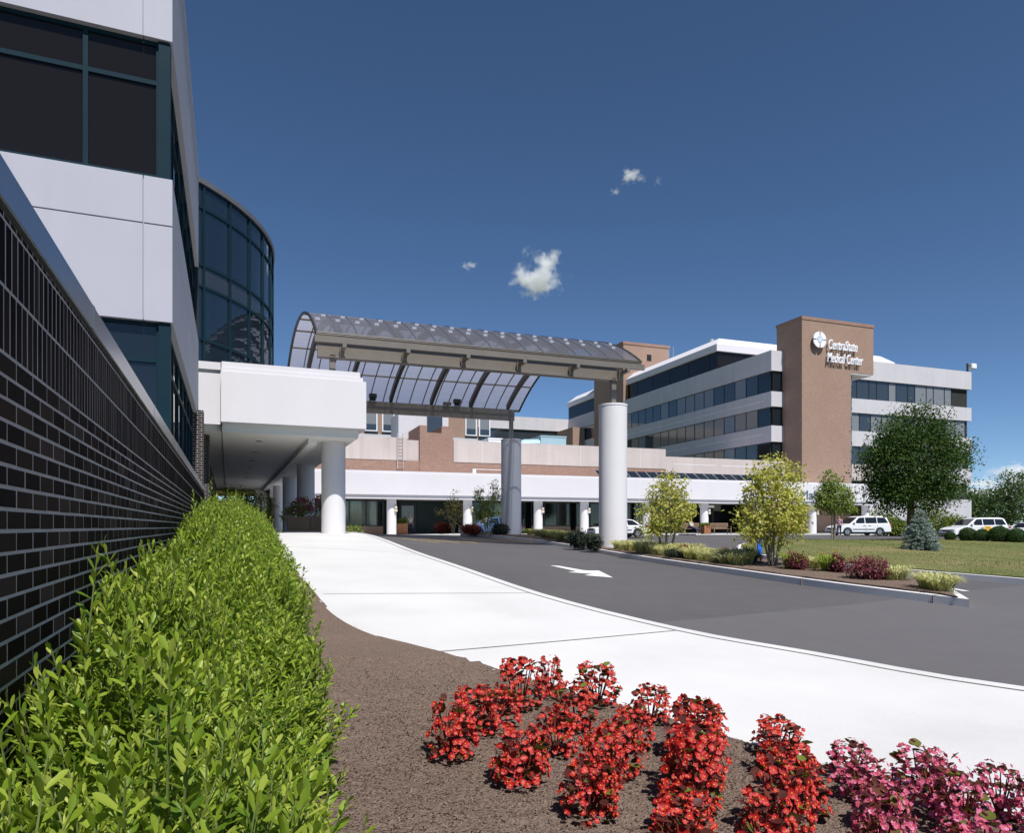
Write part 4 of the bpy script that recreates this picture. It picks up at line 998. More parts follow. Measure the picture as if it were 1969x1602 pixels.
def begonias():
    rows = [('red','leftmost',[(1054,1336),(1003,1368),(955,1396),(912,1420),(862,1458)]),
            ('red','second',[(1150,1357),(1105,1402),(1062,1440),(1012,1478),(996,1512)]),
            ('red','third',[(1246,1396),(1212,1443),(1190,1482),(1160,1530),(1134,1567)]),
            ('red','fourth',[(1346,1432),(1338,1468),(1334,1508),(1328,1552),(1320,1604),(1312,1662)]),
            ('red','fifth',[(1488,1455),(1505,1490),(1528,1522),(1535,1565),(1502,1612),(1475,1665)]),
            ('pink','sixth',[(1640,1500),(1672,1548),(1694,1600),(1705,1660)]),
            ('pink','seventh',[(1768,1522),(1812,1568),(1850,1612),(1880,1665)]),
            ('pink','rightmost',[(1925,1565),(1990,1600)])]
    mesh = {}
    for colr in ('red','pink'):
        for v in range(4): mesh[colr, v] = [begonia_mesh(40+v+(10 if colr == 'pink' else 0), colr), None]
    rr = random.Random(5)
    for colr, rown, pts in rows:
        for i, (px, py) in enumerate(pts):
            x, y = P(px+rr.uniform(-7,7), py+rr.uniform(-6,6), .13); v = rr.randrange(4); key = (colr, v)
            lab = f'{colr} flowering begonia clump, {ORD[i]} from the pavement in the {rown} row of the bed'
            if mesh[key][1] is None:
                gs, lg, st = mesh[key][0]; o = thing('begonia', lab, 'flower plant', group='begonias in rows in the mulch bed')
                inst_mesh('blossom', gs, [M['red_petal'] if colr == 'red' else M['pink_petal'], M['stamen']], o); inst_mesh('foliage', lg, M['bronze_leaf'], o, smooth=True); st.build('stem', M['redleaf'], o); mesh[key][1] = o
            else: o = copy_tree(mesh[key][1]); o['label'] = lab
            o.location = (x, y, g(x,y)+.125+mulch_bump(x,y)); o.rotation_euler = (rr.uniform(-.06,.06), rr.uniform(-.06,.06), rr.uniform(-.6,.6)); q = rr.uniform(.98,1.25)*(.85 if colr == 'pink' else 1); o.scale = (q*rr.uniform(.85,1.15), q*rr.uniform(.9,1.15), q*rr.uniform(.72,1.2))
begonias()

# ================================================================ trees and shrubs
def crown(blobs, nclump, per, leaf, rcl, seed, shell=.55, flat=.75):
    r0 = np.random.default_rng(seed); vol = np.array([b[3]*b[4]*b[5] for b in blobs]); pr = vol**.8; pr /= pr.sum()
    k = r0.choice(len(blobs), nclump, p=pr); B = np.array(blobs)[k]; d = r0.normal(size=(nclump,3)); d /= np.linalg.norm(d, axis=1, keepdims=True)
    rad = r0.uniform(shell**3, 1, nclump)**(1/3); C = B[:,:3]+d*B[:,3:]*rad[:,None]
    off_ = r0.normal(size=(nclump,per,3))*np.array([1,1,flat])*rcl; t = (C[:,None,:]+off_).reshape(-1,3)
    ax = r0.normal(size=t.shape)+np.repeat(d, per, 0)*.7+np.array([0,0,-.25]); up = r0.normal(size=t.shape)*.55+np.repeat(d, per, 0)*.5+np.array([0,-.35,1.0])
    return C, (QLEAF[0], QLEAF[1], frames(ax, up), t, r0.uniform(.7,1.3,len(t))*leaf, 0)
def tree(name, label, cat, x, y, z, H, blobs, nclump, per, leaf, rcl, mat, trunk, seed, group=None, stems=None, shell=.5, nlimb=26, barkm='bark'):
    t = thing(name, label, cat, (x, y, z), 0, group); C, grp = crown(blobs, nclump, per, leaf, rcl, seed, shell); rr = random.Random(seed)
    inst_mesh('crown', [grp], mat, t); m = MB(); idx = list(range(len(C))); rr.shuffle(idx)
    if stems:                                                             # several stems rising from the root
        ends = []
        for (sx, sy, h) in stems:
            pts = [Vector((sx*.12,sy*.12,-.05)), Vector((sx*.45,sy*.45,h*.35)), Vector((sx*.8,sy*.8,h*.7)), Vector((sx,sy,h))]; m.path(pts, [trunk, trunk*.8, trunk*.5, trunk*.2], 7); ends.append(pts)
        for i in idx[:nlimb]:
            c = Vector(C[i]); e = min(ends, key=lambda p: (p[2]-c).length); s_ = e[1].lerp(e[2], rr.random()) if c.z > e[1].z else e[1]; m.path([s_, s_.lerp(c,.5)+Vector((0,0,.08)), c], [trunk*.35, trunk*.22, trunk*.08], 5)
    else:
        hb = min(b[2]-b[5] for b in blobs)+.25*(H-min(b[2]-b[5] for b in blobs))
        m.path([(0,0,-.2),(0,0,hb*.5),(.02*H*rr.uniform(-1,1),.02*H*rr.uniform(-1,1),hb),(0,0,H*.8)], [trunk*1.3, trunk, trunk*.8, trunk*.15], 9)
        for i in idx[:nlimb]:
            c = Vector(C[i]); s_ = Vector((0,0,min(max(hb*.75, c.z-.35*math.hypot(c.x,c.y)-.3), H*.75))); m.path([s_, s_.lerp(c,.55)+Vector((0,0,.12)), c], [trunk*.38, trunk*.22, trunk*.06], 6)
    m.build('trunk', M[barkm], t, smooth=True); return t
def onground(px, py, dz=.14):
    x, y = P(px, py, dz); return x, y, g(x, y)+dz
def depth(x, y): return x*math.sin(YAW)+y*math.cos(YAW)
def place(px, d, dz=.15):
    r = (px-CX)/F; x = d*(math.sin(YAW)+r*math.cos(YAW)); y = d*(math.cos(YAW)-r*math.sin(YAW)); return x, y, g(x, y)+dz
def trees():
    # island: two multi-stem yellow-green maples
    x, y, z = place(1282, 23.5, .17); s = 23.5/F
    tree('ornamental_maple', 'small yellow green multi stem tree right of the tall canopy column', 'tree', x, y, z, 3.0,
         [(0,0,1.45,.72,.8,.85),(-.85,0,1.25,.30,.35,.5),(-.95,0,1.75,.16,.2,.25),(.42,.1,2.15,.30,.4,.6),(-.32,0,2.2,.28,.4,.7),(.05,0,2.4,.2,.25,.5),(.75,0,1.5,.32,.4,.40),(1.05,0,1.75,.16,.2,.14),(.7,0,2.4,.12,.2,.35),(-.55,0,.8,.4,.4,.22)], 300, 11, .10, .09, M['amur'], .045, 1, None,
         [(-.65,.1,2.1),(.05,.1,2.6),(.7,-.1,2.2),(-.2,-.3,2.4)], .35, 60, 'bark_pale')
    x, y, z = place(1487, 18.6, .17)
    tree('ornamental_maple', 'larger yellow green multi stem tree in front of the brick tower', 'tree', x, y, z, 3.1,
         [(0,0,1.5,.80,.8,.95),(-.75,0,1.2,.38,.4,.5),(.5,.1,2.2,.36,.4,.6),(-.3,0,2.4,.35,.4,.5),(.1,0,2.65,.25,.3,.32),(.78,0,1.55,.34,.4,.45),(.75,0,.95,.32,.3,.25),(-.65,0,2.0,.28,.3,.4),(-.85,0,.75,.25,.25,.2),(.75,0,2.45,.16,.2,.3),(-.1,0,.95,.5,.4,.3)], 480, 12, .095, .09, M['amur'], .035, 2, None,
         [(-.6,.1,2.2),(-.25,.2,2.5),(.05,.0,2.7),(.45,-.1,2.4),(.7,.1,2.0),(-.4,-.3,2.2)], .3, 90, 'bark_pale')
    # thin trees at the far end of the island
    x, y, z = place(872, 39.5, .17)
    tree('thin_tree', 'sparse tan leaved young tree in front of the dark entrance recess', 'tree', x, y, z, 2.6, [(0,0,1.2,.5,.5,.9),(-.6,0,1.15,.45,.3,.2),(.1,0,2.1,.2,.2,.5)], 110, 6, .10, .09, M['tan_leaf'], .025, 3, None, [(-.4,0,1.5),(0,.1,2.5),(.3,0,1.7)], .2, 40, 'bark_pale')
    x, y, z = place(938, 38.0, .17)
    tree('thin_tree', 'taller thin yellow green tree left of the middle canopy column', 'tree', x, y, z, 3.1, [(0,0,1.3,.8,.5,.9),(.45,0,2.3,.28,.3,.75),(-.45,0,2.2,.25,.25,.4)], 260, 7, .10, .09, M['olive'], .03, 4, None, [(-.4,0,2.2),(.1,.1,2.4),(.5,0,2.9)], .2, 50, 'bark_pale')
    # lawn
    x, y, z = place(1605, 38, .17)
    t = tree('young_tree', 'young staked green tree standing on the lawn before the parked minivan', 'tree', x, y, z, 3.9, [(0,0,2.3,1.05,1.0,.85),(-.2,0,3.0,.55,.5,.75),(.9,0,1.75,.6,.5,.3),(-.7,0,2.1,.5,.5,.4)], 560, 10, .12, .12, M['olive'], .05, 5, None, None, .2, 30, 'bark_pale')
    m = MB(); m.path([(-.28,-.1,-.1),(-.28,-.1,1.35)], .035, 6); m.path([(-.28,-.1,1.25),(0,0,1.25)], .015, 5); m.build('stake', M['wood'], t)
    x, y, z = place(1752, 41, .17)
    tree('shade_tree', 'large dense dark green shade tree on the lawn beside the brick tower', 'tree', x, y, z, 8.0,
         [(.4,0,4.6,2.4,2.3,2.3),(.5,0,6.7,1.35,1.4,1.2),(2.6,0,5.0,1.45,1.3,1.1),(3.55,0,5.1,.55,.55,.4),(-1.6,0,4.2,1.4,1.5,1.5),(-1.1,0,6.0,1.15,1.2,.95),(.2,0,2.6,2.0,2,1.0),(-1.75,0,2.9,1.05,1.1,.8),(2.2,0,3.2,1.3,1.2,.9),(1.7,0,6.3,.9,.9,.8),(-2.5,0,4.9,.5,.5,.4)], 760, 46, .15, .40, M['maple'], .20, 6, None, None, .66, 70)
    # blue spruce
    x, y, z = place(1770, 27.2, .16); t = thing('blue_spruce', 'small conical blue spruce on the lawn in front of the shade tree', 'tree', (x, y, z)); rr = np.random.default_rng(8)
    H, Rb = 1.6, .68; ax = []; pos = []; m = MB(); m.path([(0,0,-.1),(0,0,H*.97)], [.05,.006], 7)
    for zz in np.arange(.06, H*.97, .055):
        L0 = Rb*(1-zz/H)**.72+.03
        for k in range(max(5, int(16*(1-zz/H)+4))):
            a = rr.uniform(0,6.28); L = L0*rr.uniform(.75,1.1); d = np.array([math.cos(a), math.sin(a), .12-.30*(1-zz/H)]); m.path([(0,0,zz),tuple(np.array([0,0,zz])+d*L)], [.007,.003], 4)
            for q in np.linspace(.25, 1, max(3, int(L/.05))):
                p = np.array([0,0,zz])+d*L*q
                for j in range(8): pos.append(p+rr.normal(size=3)*.008); ax.append(d*1.0+rr.normal(size=3)*.75+np.array([0,0,.3]))
    inst_mesh('needles', [([(-.11,0,0),(.11,0,0),(.07,1,0),(-.07,1,0)], [(0,1,2,3)], frames(np.array(ax), rdir(len(ax))), np.array(pos), rr.uniform(.05,.085,len(ax)), 0)], M['spruce'], t); m.build('trunk', M['bark'], t)
    # clipped balls
    proto = None
    for px, d, R, lab in ((1827,42,.30,'smallest clipped round box shrub at the left end of the lawn row'),(1861,40,.44,'clipped round box shrub standing second from the left beneath the right minivan'),(1889,39,.40,'lower clipped round box shrub below the yellow van panel'),(1922,38,.50,'largest clipped round box shrub in the lawn row'),(1955,37,.44,'clipped round box shrub at the right picture edge')):
        x, y, z = place(px, d, .12)
        if proto is None:
            proto = thing('box_shrub', lab, 'shrub', group='clipped ball shrubs on the lawn edge'); n = 9000; dd = rdir(n); rad = rng.uniform(.84,1.02,n)+.03*np.sin(dd[:,0]*9)+.03*np.sin(dd[:,2]*11+2)
            inst_mesh('foliage', [(QLEAF[0], QLEAF[1], frames(dd*.5+rdir(n), dd), dd*rad[:,None]+np.array([0,0,.92]), rng.uniform(.07,.13,n), 0)], M['box'], proto)
            m = MB(); m.path([(0,0,-.2),(0,0,.9)], .08, 6)
            for q in range(14):
                v = rdir(1)[0]; m.path([(0,0,.6),tuple(v*.5+np.array([0,0,.85]))], [.05,.02], 4)
            m.build('stem', M['bark'], proto); o = proto
        else: o = copy_tree(proto); o['label'] = lab
        o.location = (x, y, z); o.scale = (R, R, R*.95); o.rotation_euler.z = px
    # bushes behind the lawn
    for k, (px, d, w_, h, lab) in enumerate([(1700,66,2.6,2.6,'light green bush behind the parked minivan'),(1722,64,1.8,1.7,'low yellow green bush left of the blue spruce'),(1800,68,3.0,2.8,'rounded green bush right of the blue spruce'),(1832,66,2.2,2.2,'spreading light green bush left of the right minivan'),(1775,70,2.8,3.2,'tall bush under the crown of the shade tree')]):
        x, y, z = place(px, d, .05); tree('bush', lab, 'bush', x, y, z, h, [(0,0,h*.5,w_*.5,w_*.5,h*.5),(.4*w_*.5,0,h*.4,w_*.4,w_*.4,h*.38),(-.4*w_*.5,0,h*.36,w_*.4,w_*.4,h*.36)], 240, 9, .20, .2, M['bush'], .06, 30+k, 'bushes beyond the lawn', None, .4, 16)
    # trees beyond the car park
    for k, (px, d, H, w_, lab) in enumerate([(1838,118,7.5,7,'far green tree just right of the white building corner'),(1868,108,6.8,6,'low far tree behind the right minivan'),(1905,125,7.6,8,'far rounded tree between two taller far trees'),(1945,100,9.2,6.5,'tallest far tree at the right picture edge'),(1985,112,8.5,8,'far tree cut by the right picture edge')]):
        x, y, z = place(px, d, 0); tree('far_tree', lab, 'tree', x, y, z, H, [(0,0,H*.55,w_*.5,w_*.5,H*.42),(w_*.2,0,H*.75,w_*.28,w_*.28,H*.24),(-w_*.25,0,H*.42,w_*.32,w_*.32,H*.3)], 420, 9, .34, .36, M['far_tree'], .16, 50+k, 'trees beyond the car park', None, .45, 24)
    # greenery at the far end of the covered walk
    for k, (lx, ly, h, w_, lab) in enumerate([(.3,40,2.4,2.0,'leafy shrub at the far end of the hedge under the walkway roof'),(1.6,47,2.6,2.4,'open branched shrub seen beneath the far end of the covered walk'),(.5,54,3.0,2.6,'pale green shrub farthest back under the covered walk')]):
        x, y = Lw(lx, ly); tree('bush', lab, 'bush', x, y, g(x,y)+.05, h, [(0,0,h*.55,w_*.5,w_*.5,h*.45)], 200, 9, .13, .16, M['bush'] if k else M['hedge'], .05, 70+k, None, None, .3, 20)
    x, y = Lw(1.0, 73); 
    for k in range(3):
        x, y = Lw(-1.5+k*3.2, 72+k); tree('bush', ('sunlit pale bush left of centre beyond the covered walk','sunlit bush in the middle beyond the covered walk','sunlit bush beside the end pier beyond the covered walk')[k], 'bush', x, y, g(x,y), 3.6, [(0,0,1.9,1.9,1.7,1.8)], 260, 9, .2, .22, M['amur'], .06, 80+k, None, None, .4, 20)
trees()

def tuft(name, label, cat, x, y, z, n, h, spread, mat, seed, group=None, flower=None):
    r0 = np.random.default_rng(seed); t = thing(name, label, cat, (x, y, z), 0, group); th = r0.uniform(0,6.28,n); r = spread*.35*np.sqrt(r0.random(n))
    pos = np.c_[r*np.cos(th), r*np.sin(th), np.zeros(n)-.01]; th2 = th+r0.normal(size=n)*.6
    X = np.c_[-np.sin(th2), np.cos(th2), np.zeros(n)]; Y = np.c_[np.cos(th2), np.sin(th2), np.zeros(n)]; Z = np.tile([0,0,1.],(n,1)); sy = spread*r0.uniform(.25,.85,n); sz = h*r0.uniform(1.1,1.75,n)
    inst_mesh('blades', [(BLADE[0], BLADE[1], np.stack([X,Y,Z],-1), pos, np.c_[np.full(n,.28)*r0.uniform(.7,1.2,n), sy, sz], 0)], mat, t)
    if flower:
        gs = []; k = 6; a = r0.uniform(0,6.28,k); p = np.c_[.2*np.cos(a),.2*np.sin(a),r0.uniform(h*.95,h*1.2,k)]
        for q in range(5):
            ang = q*1.257; ax = np.tile([math.cos(ang),math.sin(ang),.5],(k,1)); gs.append((QLEAF[0],QLEAF[1],frames(ax),p,np.full(k,.06),0))
        inst_mesh('blossom', gs, flower, t)
    return t
def mound(name, label, cat, x, y, z, r, h, n, leaf, mat, seed, group=None):
    t = thing(name, label, cat, (x, y, z), 0, group); C, grp = crown([(0,0,h*.5,r,r,h*.5),(r*.35,0,h*.45,r*.6,r*.6,h*.45),(-r*.3,r*.2,h*.55,r*.55,r*.5,h*.48)], n, 8, leaf, leaf*.9, seed, .4)
    inst_mesh('foliage', [grp], mat, t); m = MB(); rr = random.Random(seed)
    for i in range(18): c = C[rr.randrange(len(C))]; m.path([(0,0,-.05), tuple(c*.6), tuple(c)], [.014,.009,.004], 4)
    m.build('stem', M['bark'], t); return t
def island_plants():
    # variegated lily-turf along the kerb, right of the tall column
    line = [(1180,1058),(1200,1061),(1222,1064),(1245,1067),(1268,1070),(1291,1073),(1314,1076),(1337,1079),(1360,1082),(1383,1085),(1404,1088)]; rr = random.Random(9); protos = []
    G = 'variegated grassy clumps along the island kerb'
    LBL = 'pale variegated grassy clump in the strip between the tall column and the larger maple'
    k = 0
    for row in range(2):
        for i, (px, py) in enumerate(line):
            x, y = P(px, py, .17); x += .28+row*.42+rr.uniform(-.06,.06); y += rr.uniform(-.1,.1)+row*.15
            z = g(x,y)+.17
            if k < 4: o = tuft('lilyturf_clump', LBL, 'grass clump', x, y, z, 190, .36, .50, M['liriope'], 200+k, G); protos.append(o)
            else: o = copy_tree(protos[k % 4]); o.location = (x, y, z)
            o.rotation_euler.z = rr.uniform(0,6.28); q = rr.uniform(.9,1.25); o.scale = (q,q,q*rr.uniform(.9,1.2)); k += 1
    for px, py, lab in ((1722,1120,'pale variegated grassy clump right of the large purple barberry'),(1790,1136,'larger variegated grassy clump at the right tip of the island'),(1812,1141,'variegated grassy clump nearest the island tip'),(1568,1098,'variegated grassy clump between the two green daylily clumps')):
        x, y = P(px, py-4, .17); o = tuft('lilyturf_clump', lab, 'grass clump', x, y, g(x,y)+.17, 260, .33, .52, M['liriope'], px)
    for px, py, lab, fl in ((1524,1098,'green daylily clump below the small purple barberry',None),(1596,1103,'green daylily clump with a yellow flower before the large barberry',M['stamen'])):
        x, y = P(px, py-3, .17); tuft('daylily_clump', lab, 'daylily', x, y, g(x,y)+.17, 230, .42, .50, M['daylily'], px, None, fl)
    # duller grass between the middle column and the tall column
    protos = []; k = 0; line = [(905,1020),(925,1020),(948,1021),(972,1024),(996,1027),(1012,1030),(1026,1033),(1040,1036),(1054,1039),(1068,1042),(1082,1044),(1096,1046)]
    for row in range(3):
        for px, py in line:
            x, y = P(px, py, .15); x += .35+row*.55+rr.uniform(-.15,.15); y += rr.uniform(-.3,.3); z = g(x,y)+.17
            if math.hypot(x-13.93, y-38.1) < .75: continue
            if k < 3: o = tuft('meadow_grass_clump', 'dull green grass clump on the island around the middle column', 'grass clump', x, y, z, 140, .38, .55, M['drygrass'], 300+k, 'dull grass clumps on the island'); protos.append(o)
            else: o = copy_tree(protos[k % 3]); o.location = (x, y, z)
            o.rotation_euler.z = rr.uniform(0,6.28); k += 1
    for px, d, r, h, mat, lab, nm in ((1440,19.8,.36,.42,'juniper','dark evergreen low shrub left of the larger maple stems','low_shrub'),(1112,29,.40,.62,'juniper','dark shrub left of the tall column, farther one','low_shrub'),(1141,27.6,.30,.52,'juniper','small dark shrub touching the tall column','low_shrub'),
                                (1668,15.4,.46,.50,'barberry','large purple red barberry near the island tip','barberry'),(1532,17.6,.27,.42,'barberry','small purple barberry behind the first daylily clump','barberry'),(1610,16.9,.16,.42,'barberry','purple barberry sprig behind the yellow daylily','barberry'),
                                (962,38.6,.45,.6,'juniper','dark shrub at the foot of the middle column','low_shrub'),(853,40.5,.5,.55,'redleaf','red leaved low shrub at the far island end','low_shrub'),(907,39.8,.6,.5,'redleaf','red leaved shrub between the two thin trees','low_shrub'),
                                (1318,21.8,.20,.40,'redleaf','small red sprig behind the variegated strip','low_shrub'),(1395,20.8,.18,.36,'redleaf','small red sprig by the dark evergreen shrub','low_shrub'),(1300,21.5,.35,.3,'juniper','low dark filler shrub behind the variegated strip','low_shrub')):
        x, y, z = place(px, d, .17); mound(nm, lab, 'shrub', x, y, z, r, h, int(150+900*r*h), .05 if d < 22 else .08, M[mat], px)
island_plants()

# ================================================================ planters, benches, sign, cars, people
def planter(label, x, y, z, w_, d, h, mat, flowers, leafm, seed, fh):
    t = thing('flower_planter', label, 'planter', (x, y, z)); m = MB(); n = max(4, int(w_/.14))
    for k in range(n):
        a = -w_/2+k*w_/n; m.box(a+.006, a+w_/n-.006, -d/2, -d/2+.03, 0, h); m.box(a+.006, a+w_/n-.006, d/2-.03, d/2, 0, h)
    for k in range(4):
        a = -d/2+k*d/4; m.box(-w_/2, -w_/2+.03, a+.036 if k == 0 else a+.006, a+d/4-(.036 if k == 3 else .006), 0, h); m.box(w_/2-.03, w_/2, a+.036 if k == 0 else a+.006, a+d/4-(.036 if k == 3 else .006), 0, h)
    m.box(-w_/2+.03, w_/2-.03, -d/2+.03, d/2-.03, .05, h-.05); m.build('box', M[mat], t)
    C, grp = crown([(0,0,h+fh*.35,w_*.55,d*.5,fh*.5),(w_*.3,0,h+fh*.6,w_*.35,d*.4,fh*.5),(-w_*.55,0,h+.05,w_*.25,d*.35,fh*.35)], 120, 8, .09, .07, seed, .3); inst_mesh('foliage', [grp], M[leafm], t)
    if flowers:
        r0 = np.random.default_rng(seed); k = 150; d0 = r0.normal(size=(k,3)); d0 /= np.linalg.norm(d0, axis=1, keepdims=True); d0[:,2] = np.abs(d0[:,2]); p = d0*np.array([w_*.55,d*.55,fh*.75])+np.array([w_*.15,0,h+fh*.25])
        gs = [(QLEAF[0], QLEAF[1], frames(rdir(k)), p+r0.normal(size=(k,3))*.02, np.full(k,.085), 0) for q in range(3)]; inst_mesh('blossom', gs, M[flowers], t)
x, y = Lw(2.62, 29.6); planter('weathered wooden planter of magenta flowers beside the first walkway column', x, y, g(x,y)+.12, .85, .6, .58, 'wood', 'magenta', 'olive', 1, .75)
x, y = Lw(3.55, 30.2); planter('wooden planter with pink flowers partly hidden behind the first walkway column', x, y, g(x,y)+.12, 1.1, .5, .62, 'wood', 'magenta', 'olive', 2, .9)
x, y, z = place(773, 60.3, .13); planter('small cedar planter at the left side of the dark entrance recess', x, y, z, .95, .6, .95, 'wood_red', None, 'bush', 3, .5)
x, y, z = place(1357, 60.5, .13); planter('small cedar planter between the seated person and the bench', x, y, z, .65, .6, .75, 'wood_red', None, 'bush', 4, .15)
x, y, z = place(683, 28.5, .05); mound('flowering_plant', 'pale flowering plant at the right foot of the first walkway column', 'flower plant', x, y, z-.1, .35, .5, 90, .06, M['olive'], 5); 
x, y, z = place(690, 29.5, .05); t = mound('flowering_plant', 'cream flowered low plant right of the first walkway column', 'flower plant', x, y, z-.05, .3, .35, 60, .06, M['whiteflower'], 6)
def bench(px, d, rz, label):
    x, y, z = place(px, d, .125); t = thing('park_bench', label, 'bench', (x, y, z), rz); m = MB()
    for k in range(4): m.box(-.9, .9, -.22+k*.12, -.13+k*.12, .43, .46)
    m.build('seat', M['wood'], t); m = MB(); m.box(-.9, .9, .25, .29, .88, .96); m.box(-.9,.9,.25,.29,.48,.53)
    for k in range(16): m.box(-.86+k*.11, -.80+k*.11, .255, .285, .53, .88)
    m.build('backrest', M['wood'], t)
    for sx in (-1, 1):
        m = MB(); m.box(sx*.87-.03, sx*.87+.03, -.24, -.18, 0, .64); m.box(sx*.87-.035, sx*.87+.035, -.26, .25, .64, .68); m.build('arm_rest', M['wood'], t)
        m = MB(); m.box(sx*.87-.03, sx*.87+.03, .24, .30, 0, .9); m.build('leg', M['wood'], t)
    return t
bench(1387, 60.5, 0, 'wooden slatted bench left of the larger maple by the main entrance')
bench(1331, 61.0, 0, 'wooden bench under the seated person by the main entrance')
x, y, z = place(1461, 24.5, .0); t = thing('blue_sign_post', 'narrow blue sign standing at the kerb behind the larger maple', 'sign', (x, y, z)); m = MB(); m.box(-.10, .10, -.03, .03, .12, .92); m.build('panel', M['sign_blue'], t, bevel=.01); m = MB(); m.box(-.05,.05,-.03,.03,-.1,.12); m.build('post', M['galv'], t)
def car(label, x, y, z, rz, style, paintm='carwhite', decal=False):
    nm = 'minivan' if style == 'van' else 'parked_car'; t = thing(nm, label, 'minivan' if style == 'van' else 'car', (x, y, z), rz)
    if style == 'van': L, W, belt, H, wx, wr = 5.1, 1.98, 1.03, 1.74, (.98, 4.0), .345
    else: L, W, belt, H, wx, wr = 4.45, 1.72, .90, 1.38, (.85, 3.45), .32
    # side outline of the lower body with wheel arches; x = 0 is the nose
    top = ([(0,.42),(.02,.62),(.12,.76),(.55,.90),(1.15,1.0),(1.45,belt),(L-.12,belt+.02),(L-.03,.75),(L,.55),(L-.02,.32)] if style == 'van'
           else [(0,.40),(.02,.60),(.10,.70),(.6,.80),(1.3,.86),(1.5,belt),(3.7,belt),(L-.1,.86),(L-.02,.70),(L,.50),(L-.02,.30)])
    bot = []
    for cx in wx[::-1]:
        bot += [(cx+(wr+.06)*math.cos(a), .30+(wr+.06)*math.sin(a)) for a in [i*math.pi/10 for i in range(11)]]
    prof = top+[(p[0], max(p[1], .22)) for p in bot]+[(.03,.24)]
    m = MB(); m.prism(prof, -W/2, W/2, 'y'); b = m.build('body', M[paintm], t, bevel=.05); b.data.shade_smooth(); b.data.set_sharp_from_angle(angle=R_(50))
    gh = ([(1.15,belt-.06),(2.05,H-.10),(2.5,H-.01),(4.3,H),(4.75,H-.08),(L-.10,belt-.04)] if style == 'van' else [(1.35,belt-.05),(2.02,H-.05),(2.35,H),(3.0,H-.02),(3.25,H-.07),(3.95,belt-.05)])
    wb, wt = W/2-.06, W/2-(.22 if style == 'van' else .30)
    hw = lambda zz: wb+(wt-wb)*(zz-belt)/(H-belt)
    m = MB(); n = len(gh); vs = [(p[0],-hw(p[1]),p[1]) for p in gh]+[(p[0],hw(p[1]),p[1]) for p in gh]
    m.add(vs, [tuple(range(n))[::-1], tuple(range(n,2*n))]+[(i,(i+1)%n,n+(i+1)%n,n+i) for i in range(n)]); r = m.build('roof', M[paintm], t, bevel=.04); r.data.shade_smooth(); r.data.set_sharp_from_angle(angle=R_(50))
    e = .012
    if style == 'van': sides = [[(1.62,belt+.06),(2.12,H-.16),(2.62,H-.13),(2.62,belt+.06)],[(2.70,belt+.06),(2.70,H-.13),(3.75,H-.13),(3.75,belt+.07)],[(3.82,belt+.07),(3.82,H-.13),(4.55,H-.15),(4.82,belt+.10)]]
    else: sides = [[(1.62,belt+.03),(2.06,H-.10),(2.58,H-.06),(2.58,belt+.03)],[(2.66,belt+.03),(2.66,H-.06),(3.12,H-.09),(3.62,belt+.03)]]
    for sg in (-1, 1):
        for s_ in sides:
            m = MB(); q = [(p[0], sg*(hw(p[1])+e), p[1]) for p in s_]; q2 = [(p[0], sg*(hw(p[1])-.03), p[1]) for p in s_]; k = len(q)
            m.add(q+q2, [tuple(range(k)), tuple(range(k,2*k))]+[(i,(i+1)%k,k+(i+1)%k,k+i) for i in range(k)]); m.build('window', M['carglass'], t)
    def slope(nm_, a, b, fa, fb):
        m = MB(); d = Vector((b[0]-a[0], 0, b[1]-a[1])); nrm = Vector((-d.z,0,d.x)).normalized(); nrm = nrm if nrm.z > 0 else -nrm
        A = Vector((a[0],0,a[1])).lerp(Vector((b[0],0,b[1])), fa)+nrm*e; B = Vector((a[0],0,a[1])).lerp(Vector((b[0],0,b[1])), fb)+nrm*e; ha, hb = hw(A.z)-.07, hw(B.z)-.07
        o_ = -nrm*.03; v = [A+Vector((0,-ha,0)),A+Vector((0,ha,0)),B+Vector((0,hb,0)),B+Vector((0,-hb,0))]; v += [p+o_ for p in v]
        m.add(v, [(0,1,2,3),(4,5,6,7),(0,1,5,4),(1,2,6,5),(2,3,7,6),(3,0,4,7)]); m.build(nm_, M['carglass'], t)
    slope('windshield', gh[0], gh[1], .16, .97); slope('rear_window', gh[-1], gh[-2], .2, .93)
    for cx in wx:
        for sg in (-1, 1):
            wl = MB(); n = 28; yo, yi = sg*(W/2-.01), sg*(W/2-.22)
            prof_ = [(wr*.62,yo),(wr*.93,yo),(wr,yo-sg*.03),(wr,yi+sg*.03),(wr*.93,yi),(wr*.5,yi)]; V = []; Fs = []; k = len(prof_)
            for i in range(n):
                a = 2*math.pi*i/n; V += [(cx+r_*math.cos(a), y_, .30+wr*0+r_*math.sin(a)+(wr-.30)) for r_, y_ in prof_]
            for i in range(n): Fs += [(i*k+j, i*k+j+1, ((i+1)%n)*k+j+1, ((i+1)%n)*k+j) for j in range(k-1)]
            wl.add(V, Fs); wo = wl.build('wheel', M['rubber'], t, smooth=True)
            rm = MB(); c0 = Vector((cx, yo-sg*.02, wr)); V = [c0+Vector((0,sg*.012,0))]; 
            rm.prism([(cx+wr*.64*math.cos(2*math.pi*i/24), wr+wr*.64*math.sin(2*math.pi*i/24)) for i in range(24)], yo-sg*.06, yo-sg*.03, 'y')
            for q in range(5):
                a = q*1.2566; u = Vector((math.cos(a),0,math.sin(a))); v = Vector((-u.z,0,u.x)); p = [c0+v*.045, c0+u*wr*.62+v*.05, c0+u*wr*.62-v*.05, c0-v*.045]; rm.prism([(s2.x,s2.z) for s2 in p], yo-sg*.03, yo-sg*.008, 'y')
            rm.build('rim', M['chrome'], wo)
